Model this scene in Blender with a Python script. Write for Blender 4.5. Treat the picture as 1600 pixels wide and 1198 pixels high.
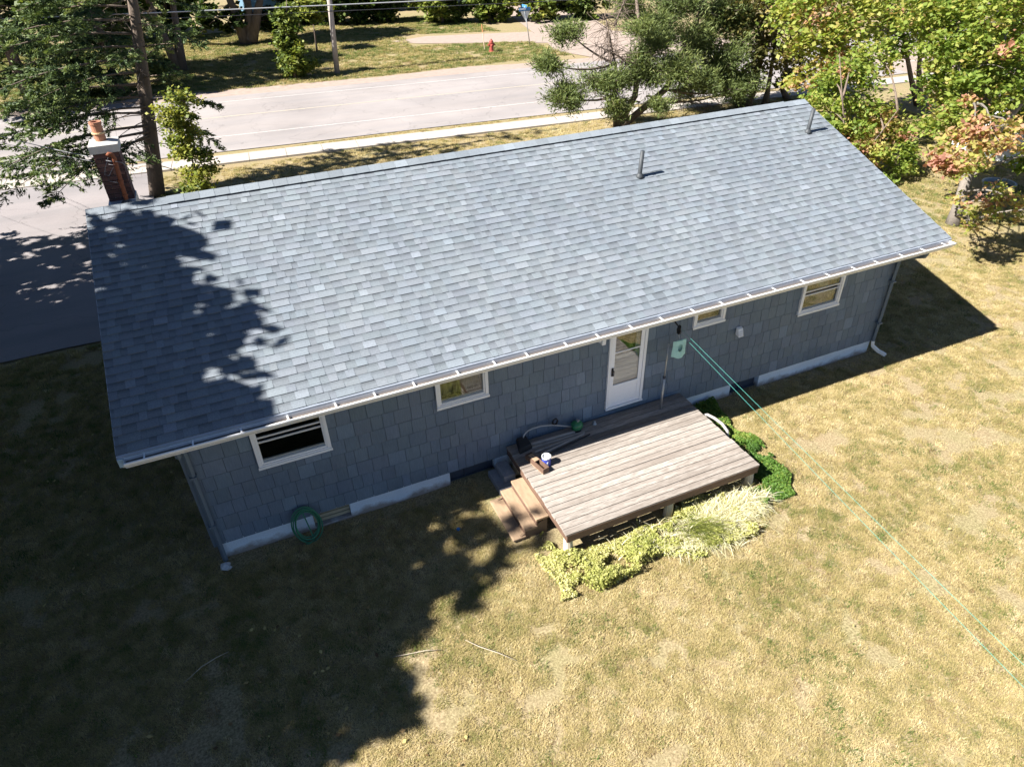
import bpy, math, random
import numpy as np
from mathutils import Matrix, Vector

for o in list(bpy.data.objects):
    bpy.data.objects.remove(o, do_unlink=True)
scene = bpy.context.scene
COL = scene.collection
rng = np.random.default_rng(7)
random.seed(7)

# ------------------------------------------------------------------ camera
YAW, PITCH, ROLL = 0.4063, 0.6133, -0.0278
CAM = np.array([1.4203, -8.6714, 8.4903])
cy_, sy_, cp_, sp_ = math.cos(YAW), math.sin(YAW), math.cos(PITCH), math.sin(PITCH)
fwd = np.array([sy_*cp_, cy_*cp_, -sp_]); rgt = np.array([cy_, -sy_, 0.0]); upv = np.cross(rgt, fwd)
r2 = math.cos(ROLL)*rgt + math.sin(ROLL)*upv
u2 = -math.sin(ROLL)*rgt + math.cos(ROLL)*upv
cam_data = bpy.data.cameras.new("camera")
cam_data.sensor_width = 36.0
cam_data.lens = 36.0*1069.2/1600.0
cam_data.clip_start = 0.1
cam_data.clip_end = 2000.0
cam = bpy.data.objects.new("camera", cam_data)
m = Matrix(((r2[0], u2[0], -fwd[0], CAM[0]), (r2[1], u2[1], -fwd[1], CAM[1]), (r2[2], u2[2], -fwd[2], CAM[2]), (0, 0, 0, 1)))
cam.matrix_world = m
COL.objects.link(cam)
scene.camera = cam

# ------------------------------------------------------------------ sky, sun, exposure
SUN = Vector((1.07, 0.03, -1.0)).normalized()
world = bpy.data.worlds.new("World")
scene.world = world
world.use_nodes = True
wn = world.node_tree
wn.nodes.clear()
sky = wn.nodes.new("ShaderNodeTexSky")
sky.sky_type = 'NISHITA'
sky.sun_disc = False
sky.sun_elevation = math.asin(-SUN.z)
sky.sun_rotation = math.atan2(-SUN.x, -SUN.y)
sky.air_density = 0.5
sky.dust_density = 0.0
sky.ozone_density = 1.0
bg = wn.nodes.new("ShaderNodeBackground")
bg.inputs[1].default_value = 0.05
wo = wn.nodes.new("ShaderNodeOutputWorld")
wn.links.new(sky.outputs[0], bg.inputs[0])
wn.links.new(bg.outputs[0], wo.inputs[0])
sl = bpy.data.lights.new("sun", 'SUN')
sl.energy = 5.0
sl.angle = math.radians(0.53)
sl.color = (1.0, 0.96, 0.905)
sun = bpy.data.objects.new("sun", sl)
sun.rotation_euler = SUN.to_track_quat('-Z', 'Y').to_euler()
sun.location = (-20, 0, 30)
COL.objects.link(sun)
scene.view_settings.view_transform = 'Standard'
scene.view_settings.look = 'None'
scene.view_settings.exposure = 1.8
scene.view_settings.gamma = 1.0
scene.view_settings.use_curve_mapping = False
scene.cycles.use_denoising = True
scene.cycles.max_bounces = 8
scene.cycles.transparent_max_bounces = 12
scene.cycles.sample_clamp_indirect = 6.0

# the house's main measures in metres
L, ZE, ZR, YR, OV, AL, AR = 13.91, 2.829, 4.538, 3.988, 0.53, 0.58, 0.58
DEPTH = 2*YR
TH = math.atan2(ZR-ZE, YR+OV); CT, ST = math.cos(TH), math.sin(TH)
SLEN = math.hypot(ZR-ZE, YR+OV)

# ------------------------------------------------------------------ helpers: materials
class N:
    def __init__(s, name):
        s.m = bpy.data.materials.new(name); s.m.use_nodes = True
        s.t = s.m.node_tree; s.t.nodes.clear()
        s.out = s.t.nodes.new("ShaderNodeOutputMaterial")
    def n(s, typ, **kw):
        x = s.t.nodes.new(typ)
        for k, v in kw.items():
            if k.startswith('i_'):
                key = k[2:]
                key = int(key) if key.isdigit() else key.replace('_', ' ')
                x.inputs[key].default_value = v
            else:
                setattr(x, k, v)
        return x
    def l(s, a, b): s.t.links.new(a, b)
    def ramp(s, fac, stops):
        r = s.n("ShaderNodeValToRGB")
        el = r.color_ramp.elements
        while len(el) < len(stops): el.new(0.5)
        for e, (p, c) in zip(el, stops):
            e.position = p; e.color = (c[0], c[1], c[2], 1)
        s.l(fac, r.inputs[0]); return r.outputs[0]
    def coords(s, kind='Object', scale=(1, 1, 1)):
        tc = s.n("ShaderNodeTexCoord"); mp = s.n("ShaderNodeMapping")
        mp.inputs['Scale'].default_value = scale
        s.l(tc.outputs[kind], mp.inputs[0]); return mp.outputs[0]
    def wcoords(s, scale=(1, 1, 1)):
        g = s.n("ShaderNodeNewGeometry"); mp = s.n("ShaderNodeMapping")
        mp.inputs['Scale'].default_value = scale
        s.l(g.outputs['Position'], mp.inputs[0]); return mp.outputs[0]
    def noise(s, vec, scale, detail=4, rough=0.55, dist=0.0):
        x = s.n("ShaderNodeTexNoise")
        x.inputs['Scale'].default_value = scale; x.inputs['Detail'].default_value = detail
        x.inputs['Roughness'].default_value = rough; x.inputs['Distortion'].default_value = dist
        s.l(vec, x.inputs['Vector']); return x.outputs['Fac']
    def mix(s, fac, a, b, mode='MIX'):
        x = s.n("ShaderNodeMix", data_type='RGBA', blend_type=mode)
        for inp, v in ((x.inputs[0], fac), (x.inputs[6], a), (x.inputs[7], b)):
            if isinstance(v, (int, float)): inp.default_value = v
            elif isinstance(v, tuple): inp.default_value = (v[0], v[1], v[2], 1)
            else: s.l(v, inp)
        return x.outputs[2]
    def math(s, op, a, b=0.0):
        x = s.n("ShaderNodeMath", operation=op)
        for inp, v in ((x.inputs[0], a), (x.inputs[1], b)):
            if isinstance(v, (int, float)): inp.default_value = v
            else: s.l(v, inp)
        return x.outputs[0]
    def bump(s, h, strength=0.3, dist=0.01):
        b = s.n("ShaderNodeBump"); b.inputs['Strength'].default_value = strength; b.inputs['Distance'].default_value = dist
        s.l(h, b.inputs['Height']); return b.outputs[0]
    def bsdf(s, color, rough=0.8, normal=None, metal=0.0, spec=0.3):
        p = s.n("ShaderNodeBsdfPrincipled")
        if isinstance(color, tuple): p.inputs['Base Color'].default_value = (*color[:3], 1)
        else: s.l(color, p.inputs['Base Color'])
        if isinstance(rough, (int, float)): p.inputs['Roughness'].default_value = rough
        else: s.l(rough, p.inputs['Roughness'])
        p.inputs['Metallic'].default_value = metal
        p.inputs['Specular IOR Level'].default_value = spec
        if normal is not None: s.l(normal, p.inputs['Normal'])
        return p.outputs[0]
    def done(s, shader):
        s.l(shader, s.out.inputs[0]); return s.m

def sc(c, k): return (c[0]*k, c[1]*k, c[2]*k)

def simple(name, c, rough=0.7, var=0.25, scale=6.0, bump=0.15, metal=0.0, spec=0.3, stretch=(1, 1, 1), rnd=0.0, bd=0.004):
    k = N(name)
    v = k.wcoords(stretch)
    f = k.noise(v, scale, 5)
    f2 = k.noise(v, scale*9, 3)
    col = k.ramp(f, [(0.28, sc(c, 1-var)), (0.72, sc(c, 1+var))])
    col = k.mix(0.35, col, k.ramp(f2, [(0.3, sc(c, 1-var*1.3)), (0.7, sc(c, 1+var*1.1))]))
    if rnd:
        oi = k.n("ShaderNodeObjectInfo")
        col = k.mix(1.0, col, k.ramp(oi.outputs['Random'], [(0, (1-rnd,)*3), (1, (1+rnd,)*3)]), 'MULTIPLY')
    return k.done(k.bsdf(col, rough, k.bump(f2, bump, bd) if bump else None, metal, spec))

def shingle_mat(name, base, use_obj, stri=False, speck=0.35):
    k = N(name)
    if use_obj:
        nd = k.n("ShaderNodeObjectInfo"); src = nd.outputs['Color']; alpha = nd.outputs['Alpha']
    else:
        nd = k.n("ShaderNodeAttribute", attribute_name="tint"); src = nd.outputs['Color']; alpha = nd.outputs['Alpha']
    if stri:
        v = k.wcoords((1, 1, 0.06))
        g = k.noise(v, 90, 3)
        w = k.noise(k.wcoords((1, 1, 1)), 1.3, 4)
        col = k.mix(1.0, src, k.ramp(g, [(0.3, (0.86,)*3), (0.7, (1.1,)*3)]), 'MULTIPLY')
        col = k.mix(1.0, col, k.ramp(w, [(0.3, (0.86, 0.87, 0.9)), (0.7, (1.1, 1.08, 1.05))]), 'MULTIPLY')
        return k.done(k.bsdf(col, 0.62, k.bump(g, 0.35, 0.004), 0, 0.3))
    v = k.wcoords()
    g = k.noise(v, 210, 2, 0.7)
    g2 = k.noise(v, 60, 3)
    w = k.noise(v, 0.7, 5)
    # printed shadow band of a laminated shingle plus painted shade on its butt edge, measured up the slope inside each course
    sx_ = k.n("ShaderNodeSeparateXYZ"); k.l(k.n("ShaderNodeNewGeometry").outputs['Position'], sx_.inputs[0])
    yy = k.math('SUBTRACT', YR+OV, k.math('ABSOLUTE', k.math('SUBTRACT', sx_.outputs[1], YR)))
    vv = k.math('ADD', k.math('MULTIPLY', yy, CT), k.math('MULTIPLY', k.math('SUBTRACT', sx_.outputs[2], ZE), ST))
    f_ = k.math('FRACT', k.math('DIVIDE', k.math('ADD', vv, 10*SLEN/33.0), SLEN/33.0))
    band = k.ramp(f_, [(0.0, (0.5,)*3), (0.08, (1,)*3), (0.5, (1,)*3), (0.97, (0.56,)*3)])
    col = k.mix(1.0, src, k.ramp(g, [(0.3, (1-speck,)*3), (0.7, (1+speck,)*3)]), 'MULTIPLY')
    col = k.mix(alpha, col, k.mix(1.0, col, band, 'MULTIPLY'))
    col = k.mix(1.0, col, k.ramp(g2, [(0.3, (0.88,)*3), (0.7, (1.12,)*3)]), 'MULTIPLY')
    col = k.mix(1.0, col, k.ramp(w, [(0.3, (0.92, 0.93, 0.95)), (0.7, (1.06, 1.05, 1.03))]), 'MULTIPLY')
    return k.done(k.bsdf(col, 0.9, k.bump(g, 0.5, 0.003), 0, 0.2))

def leaf_mat(name, stops, trans=0.35, rough=0.55, attr_type='GEOMETRY'):
    k = N(name)
    a = k.n("ShaderNodeAttribute", attribute_name="tint", attribute_type=attr_type)
    col = k.ramp(a.outputs['Fac'], stops)
    d = k.bsdf(col, rough, None, 0, 0.25)
    tr = k.n("ShaderNodeBsdfTranslucent")
    hs = k.mix(1.0, col, (1.25, 1.25, 0.7), 'MULTIPLY')
    k.l(hs, tr.inputs[0])
    mx = k.n("ShaderNodeMixShader"); mx.inputs[0].default_value = trans
    k.l(d, mx.inputs[1]); k.l(tr.outputs[0], mx.inputs[2])
    return k.done(mx.outputs[0])

# ------------------------------------------------------------------ helpers: mesh
class MB:
    def __init__(s): s.v = []; s.f = []; s.t = []
    def add(s, vs, fs, tint=None):
        b = len(s.v); s.v += [tuple(map(float, p)) for p in vs]
        for f in fs: s.f.append([b+i for i in f]); s.t.append(tint)
        return s
    def box(s, x0, x1, y0, y1, z0, z1, tint=None):
        vs = [(x0, y0, z0), (x1, y0, z0), (x1, y1, z0), (x0, y1, z0), (x0, y0, z1), (x1, y0, z1), (x1, y1, z1), (x0, y1, z1)]
        return s.add(vs, [(3, 2, 1, 0), (4, 5, 6, 7), (0, 1, 5, 4), (1, 2, 6, 5), (2, 3, 7, 6), (3, 0, 4, 7)], tint)
    def hexa(s, p, tint=None):   # 8 points: bottom 4, top 4
        return s.add(p, [(3, 2, 1, 0), (4, 5, 6, 7), (0, 1, 5, 4), (1, 2, 6, 5), (2, 3, 7, 6), (3, 0, 4, 7)], tint)
    def tube(s, pts, radii, n=8, cap=True, tint=None):
        pts = [np.array(p, float) for p in pts]
        if isinstance(radii, (int, float)): radii = [radii]*len(pts)
        rings = []
        a = None
        for i, p in enumerate(pts):
            d = pts[min(i+1, len(pts)-1)] - pts[max(i-1, 0)]
            d = d/(np.linalg.norm(d)+1e-9)
            if a is None:
                a = np.cross(d, [0, 0, 1] if abs(d[2]) < 0.9 else [1, 0, 0])
            a = a - d*(a@d); a = a/(np.linalg.norm(a)+1e-9)
            b = np.cross(d, a)
            rings.append([p + radii[i]*(math.cos(2*math.pi*j/n)*a + math.sin(2*math.pi*j/n)*b) for j in range(n)])
        vs = [q for r in rings for q in r]; fs = []
        for i in range(len(pts)-1):
            for j in range(n):
                k = (j+1) % n
                fs.append((i*n+j, i*n+k, (i+1)*n+k, (i+1)*n+j))
        if cap:
            fs.append(tuple(range(n-1, -1, -1))); fs.append(tuple((len(pts)-1)*n+j for j in range(n)))
        return s.add(vs, fs, tint)
    def lathe(s, c, prof, n=16, tint=None):   # prof: (r, z)
        vs = []; fs = []
        for r, z in prof:
            for j in range(n):
                a = 2*math.pi*j/n
                vs.append((c[0]+r*math.cos(a), c[1]+r*math.sin(a), c[2]+z))
        for i in range(len(prof)-1):
            for j in range(n):
                k = (j+1) % n
                fs.append((i*n+j, i*n+k, (i+1)*n+k, (i+1)*n+j))
        fs.append(tuple(range(n-1, -1, -1))); fs.append(tuple((len(prof)-1)*n+j for j in range(n)))
        return s.add(vs, fs, tint)
    def mesh(s, name, mat, smooth=False, colattr=False):
        me = bpy.data.meshes.new(name)
        me.from_pydata(s.v, [], s.f)
        if colattr:
            at = me.attributes.new("tint", 'FLOAT_COLOR', 'FACE')
            arr = np.ones((len(s.f), 4), np.float32)
            for i, t in enumerate(s.t):
                if t is not None: arr[i, :len(t)] = t
            at.data.foreach_set("color", arr.ravel())
        me.materials.append(mat)
        if smooth:
            me.polygons.foreach_set("use_smooth", [True]*len(me.polygons))
        return me
    def build(s, name, mat, parent=None, smooth=False, bevel=0.0, colattr=False, stuff=False, label=None):
        me = s.mesh(name, mat, smooth, colattr)
        o = link(name, me, parent)
        if bevel:
            b = o.modifiers.new("bevel", 'BEVEL'); b.width = bevel; b.segments = 2; b.limit_method = 'ANGLE'
        if stuff: o["kind"] = "stuff"
        if label: o["label"] = label
        return o

def link(name, me, parent=None):
    o = bpy.data.objects.new(name, me); COL.objects.link(o)
    if parent is not None:
        o.parent = parent
        if parent.parent is None: o.location = -Vector(parent.location)
    return o

def tag(o, label, cat=None, group=None):
    o["label"] = label
    if cat: o["category"] = cat
    if group: o["group"] = group
    return o

def thing(name, label, cat, loc=(0, 0, 0), group=None):
    o = bpy.data.objects.new(name, None); COL.objects.link(o); o.location = loc
    o.empty_display_size = 0.3
    return tag(o, label, cat, group)

def structure(o): o["kind"] = "structure"; return o

def rects_minus(rect, holes):
    """(x0,x1,z0,z1) minus holes -> list of rects"""
    out = [rect]
    for h in holes:
        nxt = []
        for (a, b, c, d) in out:
            if h[0] >= b or h[1] <= a or h[2] >= d or h[3] <= c: nxt.append((a, b, c, d)); continue
            if h[0] > a: nxt.append((a, h[0], c, d))
            if h[1] < b: nxt.append((h[1], b, c, d))
            x0, x1 = max(a, h[0]), min(b, h[1])
            if h[2] > c: nxt.append((x0, x1, c, h[2]))
            if h[3] < d: nxt.append((x0, x1, h[3], d))
        out = nxt
    return [r for r in out if r[1]-r[0] > 0.012 and r[3]-r[2] > 0.012]

class VNoise:
    def __init__(s, seed): s.g = np.random.default_rng(seed).random((257, 257))
    def __call__(s, x, y, scale):
        x = np.asarray(x, float)*scale + 91.3; y = np.asarray(y, float)*scale + 47.1
        xi = np.floor(x).astype(int); yi = np.floor(y).astype(int); fx = x-xi; fy = y-yi
        fx = fx*fx*(3-2*fx); fy = fy*fy*(3-2*fy)
        g = s.g; a = g[xi % 257, yi % 257]; b = g[(xi+1) % 257, yi % 257]; c = g[xi % 257, (yi+1) % 257]; d = g[(xi+1) % 257, (yi+1) % 257]
        return (a*(1-fx)+b*fx)*(1-fy)+(c*(1-fx)+d*fx)*fy
vn = VNoise(3); vn2 = VNoise(11)

# ------------------------------------------------------------------ ground, road, pavement
def lawn_mat():
    k = N("dry_lawn")
    v = k.wcoords()
    big = k.noise(v, 0.35, 5, 0.6)
    mid = k.noise(v, 1.9, 5, 0.6)
    fine = k.noise(v, 34, 4, 0.7)
    straw = k.ramp(fine, [(0.25, (0.085, 0.06, 0.035)), (0.5, (0.235, 0.185, 0.105)), (0.78, (0.42, 0.345, 0.215))])
    green = k.ramp(fine, [(0.25, (0.05, 0.06, 0.02)), (0.5, (0.16, 0.17, 0.06)), (0.8, (0.3, 0.29, 0.12))])
    dirt = k.ramp(fine, [(0.3, (0.12, 0.075, 0.045)), (0.7, (0.34, 0.23, 0.15))])
    f = k.ramp(k.math('ADD', k.math('MULTIPLY', big, 0.6), k.math('MULTIPLY', mid, 0.4)), [(0.44, (0, 0, 0)), (0.62, (1, 1, 1))])
    c = k.mix(k.math('MULTIPLY', f, 0.4), straw, green)
    f2 = k.ramp(k.noise(k.wcoords((1.3, 1, 1)), 0.9, 6, 0.65), [(0.56, (0, 0, 0)), (0.7, (1, 1, 1))])
    c = k.mix(k.math('MULTIPLY', f2, 0.4), c, dirt)
    return k.done(k.bsdf(c, 0.95, k.bump(fine, 0.5, 0.008), 0, 0.1))

def ground_z(x, y):
    return -0.0 + 0.05*(vn(x, y, 0.35)-0.5) + 0.02*(vn2(x, y, 1.3)-0.5)

M_LAWN = lawn_mat()
def make_ground():
    # one sheet to the horizon: fine grid near, coarse far
    xs = np.concatenate([np.array([-900, -300, -100, -50, -30]), np.arange(-20, 45.1, 0.5), np.array([55, 80, 140, 400, 1000])])
    ys = np.concatenate([np.array([-400, -120, -50, -25]), np.arange(-16, 20.4, 0.5), np.arange(20.5, 70, 2.5), np.array([90, 140, 300, 1200])])
    X, Y = np.meshgrid(xs, ys, indexing='ij')
    Z = np.where((Y < 20.2) & (X > -20) & (X < 45) & (Y > -16), ground_z(X, Y), 0.0)
    Z = np.where((X < -0.2) & (Y > 7.4), -0.03, Z)
    Z = np.where(Y > 20.2, -0.03, Z)
    v = np.stack([X.ravel(), Y.ravel(), Z.ravel()], 1)
    nx, ny = len(xs), len(ys)
    f = [(i*ny+j, (i+1)*ny+j, (i+1)*ny+j+1, i*ny+j+1) for i in range(nx-1) for j in range(ny-1)]
    me = bpy.data.meshes.new("ground"); me.from_pydata(v.tolist(), [], f); me.materials.append(M_LAWN)
    o = link("ground", me); structure(o); tag(o, "dry straw-coloured lawn and ground around the house")
make_ground()

RS = -0.085
def ry(y, x): return y + RS*(x-7.0)
def strip(name, mat, y0, y1, z, x0=-60, x1=120, n=60, thick=0.0, lab=None, wob=0.0):
    b = MB(); xs = np.linspace(x0, x1, n+1)
    vs = []
    for i, x in enumerate(xs):
        w0 = wob*(vn(x, y0, 0.8)-0.5); w1 = wob*(vn2(x, y1, 0.8)-0.5)
        vs += [(x, ry(y0, x)+w0, z), (x, ry(y1, x)+w1, z)]
    fs = [(2*i, 2*i+2, 2*i+3, 2*i+1) for i in range(n)]
    b.add(vs, fs)
    if thick:
        vs2 = []
        for x in xs: vs2 += [(x, ry(y0, x), z-thick), (x, ry(y0, x), z)]
        b.add(vs2, [(2*i, 2*i+2, 2*i+3, 2*i+1) for i in range(n)])
        vs2 = []
        for x in xs: vs2 += [(x, ry(y1, x), z-thick), (x, ry(y1, x), z)]
        b.add(vs2, [(2*i+1, 2*i+3, 2*i+2, 2*i) for i in range(n)])
    o = b.build(name, mat); structure(o)
    if lab: o["label"] = lab
    return o

def asphalt_mat(name, base, patch):
    k = N(name)
    v = k.wcoords()
    f = k.noise(v, 70, 4, 0.7); w = k.noise(k.wcoords((0.1, 0.9, 1)), 1.1, 5); b = k.noise(v, 0.25, 5)
    c = k.ramp(f, [(0.3, sc(base, 0.8)), (0.7, sc(base, 1.2))])
    c = k.mix(k.ramp(w, [(0.4, (0, 0, 0)), (0.65, (0.7,)*3)]), c, patch)
    c = k.mix(1.0, c, k.ramp(b, [(0.3, (0.85,)*3), (0.7, (1.12,)*3)]), 'MULTIPLY')
    # cracks
    vo = k.n("ShaderNodeTexVoronoi", feature='DISTANCE_TO_EDGE'); vo.inputs['Scale'].default_value = 0.35
    wv = k.n("ShaderNodeVectorMath", operation='ADD')
    nz = k.n("ShaderNodeTexNoise"); nz.inputs['Scale'].default_value = 1.5; k.l(v, nz.inputs['Vector'])
    k.l(v, wv.inputs[0]); k.l(nz.outputs['Color'], wv.inputs[1]); k.l(wv.outputs[0], vo.inputs['Vector'])
    cr = k.ramp(vo.outputs['Distance'], [(0.0, (0.72,)*3), (0.008, (1,)*3)])
    c = k.mix(1.0, c, cr, 'MULTIPLY')
    return k.done(k.bsdf(c, 0.85, k.bump(f, 0.3, 0.004), 0, 0.25))

M_ROAD = asphalt_mat("road_asphalt", (0.25, 0.226, 0.215), (0.213, 0.198, 0.195))
M_DRIVE = asphalt_mat("driveway_asphalt", (0.22, 0.198, 0.195), (0.17, 0.16, 0.16))
M_CONC = simple("sidewalk_concrete", (0.34, 0.305, 0.265), 0.9, 0.12, 2.0, 0.2)
M_GRAVEL = simple("shoulder_gravel", (0.27, 0.215, 0.18), 0.95, 0.22, 3.0, 0.5, bd=0.02)
def paint_mat(name, c):
    k = N(name); v = k.wcoords(); f = k.noise(v, 9, 6, 0.75)
    col = k.mix(k.ramp(f, [(0.38, (0, 0, 0)), (0.6, (1, 1, 1))]), (0.25, 0.226, 0.215), c)
    return k.done(k.bsdf(col, 0.7))
M_WLINE = paint_mat("white_road_paint", (0.40, 0.38, 0.36)); M_YLINE = paint_mat("yellow_road_paint", (0.38, 0.33, 0.24))
strip("shoulder", M_GRAVEL, 33.6, 36.0, -0.008, lab="pinkish gravel shoulder beyond the road", wob=0.9)
strip("road", M_ROAD, 23.2, 34.3, 0.0, lab="grey asphalt road behind the house", wob=0.12)
strip("road_marking", M_WLINE, 32.85, 33.0, 0.004, lab="white edge line on the far side of the road")
strip("road_marking", M_YLINE, 29.45, 29.6, 0.004, lab="faded yellow centre line of the road")
strip("road_marking", M_WLINE, 25.65, 25.79, 0.004, lab="white edge line on the near side of the road")
b = MB()
for i in range(-20, 70):
    x0, x1 = i*1.5-20, i*1.5+1.485-20
    b.hexa([(x0, ry(21.3, x0), -0.06), (x1, ry(21.3, x1), -0.06), (x1, ry(22.45, x1), -0.06), (x0, ry(22.45, x0), -0.06),
            (x0, ry(21.3, x0), 0.05), (x1, ry(21.3, x1), 0.05), (x1, ry(22.45, x1), 0.05), (x0, ry(22.45, x0), 0.05)])
pav = bpy.data.objects.new("sidewalk", None); COL.objects.link(pav); structure(pav); pav["label"] = "pale concrete sidewalk along the road"
slab_me = MB().box(0, 1.488, 0, 1.15, 0, 0.11).mesh("sidewalk_slab", M_CONC)
for i in range(-14, 40):
    x0 = i*1.5
    o = link("slab", slab_me); o.parent = pav
    o.location = (x0, ry(21.3, x0), -0.06+random.uniform(-0.006, 0.006)); o.rotation_euler = (0, 0, math.atan(RS))
# driveway on the left of the house and gravel side street on the far right
def poly(name, mat, pts, z, lab):
    b = MB(); b.add([(p[0], p[1], z) for p in pts], [tuple(range(len(pts)))])
    o = b.build(name, mat); structure(o); o["label"] = lab
dpts = []
for t in np.linspace(0, 1, 25):
    x = -14+13.3*t; dpts.append((x, 8.35+0.25*(vn(x, 3, 1.1)-0.5)))
for t in np.linspace(0, 1, 25):
    y = 8.6+14.8*t; dpts.append((-0.75+0.3*(vn(1, y, 0.7)-0.5)+0.9*max(0, t-0.75)*2, y))
dpts += [(-14, 25)]
poly("driveway", M_DRIVE, dpts, 0.006, "asphalt driveway left of the house, half in tree shade")
poly("side_street", M_GRAVEL, [(26.5, 33), (40, 32), (33, 43), (36, 52), (46, 75), (38, 77), (30, 56), (27.5, 46), (19.5, 48.5), (16.5, 47.5), (18, 45.5), (24, 42.2), (26.2, 40.6), (25.2, 37.5)], -0.004, "pale dirt side street joining the road")
poly("far_yard", M_GRAVEL, [(38, 12), (60, 4), (90, 8), (80, 22), (50, 27), (40, 27)], 0.003, "pale open parking ground beyond the trees on the right")

# ------------------------------------------------------------------ the house
M_WALL = simple("wall_sheathing", (0.045, 0.056, 0.072), 0.8, 0.1, 3)  # kept dark so the gaps between siding courses read as shadow lines
M_WHITE = simple("white_vinyl_trim", (0.74, 0.75, 0.76), 0.4, 0.05, 3, 0.05, spec=0.4)
M_GUT = simple("white_gutter_metal", (0.72, 0.72, 0.71), 0.35, 0.05, 5, 0.03, spec=0.5)
M_GUTIN = simple("gutter_leaf_silt", (0.13, 0.11, 0.095), 0.9, 0.3, 8)
M_DRIP = simple("drip_edge_metal", (0.36, 0.40, 0.46), 0.35, 0.08, 4, 0.02, metal=0.3, spec=0.5)
k = N("foundation_paint")
v = k.wcoords(); f = k.noise(v, 3.5, 6, 0.65); f2 = k.noise(v, 40, 4)
c = k.ramp(k.noise(v, 1.6, 5), [(0.3, (0.54, 0.62, 0.69)), (0.7, (0.66, 0.73, 0.79))])
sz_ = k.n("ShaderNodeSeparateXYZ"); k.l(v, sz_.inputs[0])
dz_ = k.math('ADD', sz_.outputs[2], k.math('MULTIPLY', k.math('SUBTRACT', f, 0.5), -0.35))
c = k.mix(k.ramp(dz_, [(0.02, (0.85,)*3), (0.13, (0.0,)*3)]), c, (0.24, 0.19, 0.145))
c = k.mix(1.0, c, k.ramp(f2, [(0.3, (0.9,)*3), (0.7, (1.06,)*3)]), 'MULTIPLY')
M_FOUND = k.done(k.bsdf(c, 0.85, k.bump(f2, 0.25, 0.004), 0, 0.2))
M_SOFF = simple("soffit_paint", (0.62, 0.62, 0.61), 0.6, 0.05, 3)
M_DOWN = simple("grey_downspout_paint", (0.115, 0.15, 0.185), 0.5, 0.08, 4)
M_DARK = simple("dark_basement_panel", (0.05, 0.06, 0.08), 0.5, 0.2, 3)
M_BLACK = simple("black_plastic", (0.015, 0.015, 0.017), 0.5, 0.1, 5)
M_PIPE = simple("dark_grey_vent_pipe", (0.045, 0.05, 0.055), 0.55, 0.15, 5)
M_WOODW = simple("old_window_wood", (0.38, 0.33, 0.22), 0.8, 0.2, 5, 0.3, stretch=(0.2, 1, 3))
M_RUST = simple("rusty_steel_pipe", (0.2, 0.065, 0.03), 0.8, 0.35, 14, 0.3)
M_GALV = simple("galvanised_steel", (0.36, 0.37, 0.38), 0.45, 0.12, 8, 0.05, metal=0.6)

house = thing("bungalow_house", "long low bungalow with grey shingle roof and blue-grey shingle siding", "house")
WIN = {'a': (0.957, 2.054, 1.592), 'b': (3.801, 4.707, 1.770), 'c': (8.792, 9.503, 1.977), 'd': (11.377, 12.447, 1.597)}
WTOP = 2.56
DX0, DX1, DZ0, DZ1 = 7.014, 7.804, 0.715, 2.66
ZS = 0.35
holes = [(a+0.05, c-0.05, z+0.05, WTOP-0.05) for a, c, z in WIN.values()] + [(DX0+0.03, DX1-0.03, DZ0+0.01, DZ1-0.03)]
wb = MB()
# grid cut walls so that openings are real
xs = sorted({0, L} | {h[0] for h in holes} | {h[1] for h in holes})
for i in range(len(xs)-1):
    col = [h for h in holes if h[0] <= xs[i]+1e-6 and h[1] >= xs[i+1]-1e-6]
    z = ZS
    for h in sorted(col, key=lambda q: q[2]):
        wb.box(xs[i], xs[i+1], 0, 0.14, z, h[2]); z = h[3]
    wb.box(xs[i], xs[i+1], 0, 0.14, z, 2.80)
wb.build("front_wall", M_WALL, house)
sb = MB()
sb.box(0, L, DEPTH-0.14, DEPTH, ZS, 2.8)
for x0, x1 in ((0, 0.14), (L-0.14, L)):
    sb.add([(x0, 0.14, ZS), (x1, 0.14, ZS), (x1, DEPTH-0.14, ZS), (x0, DEPTH-0.14, ZS), (x0, 0.14, 2.8), (x1, 0.14, 2.8), (x1, DEPTH-0.14, 2.8), (x0, DEPTH-0.14, 2.8), (x0, YR, 4.36), (x1, YR, 4.36)],
           [(0, 3, 7, 8, 4), (1, 5, 9, 6, 2), (0, 4, 5, 1), (3, 2, 6, 7), (4, 8, 9, 5), (8, 7, 6, 9), (0, 1, 2, 3)])
sb.build("rear_and_side_walls", M_WALL, house)
MB().box(0.14, L-0.14, 0.14, DEPTH-0.14, 0.58, 0.66).build("floor", simple("interior_floor", (0.05, 0.04, 0.03), 0.6), house)

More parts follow.
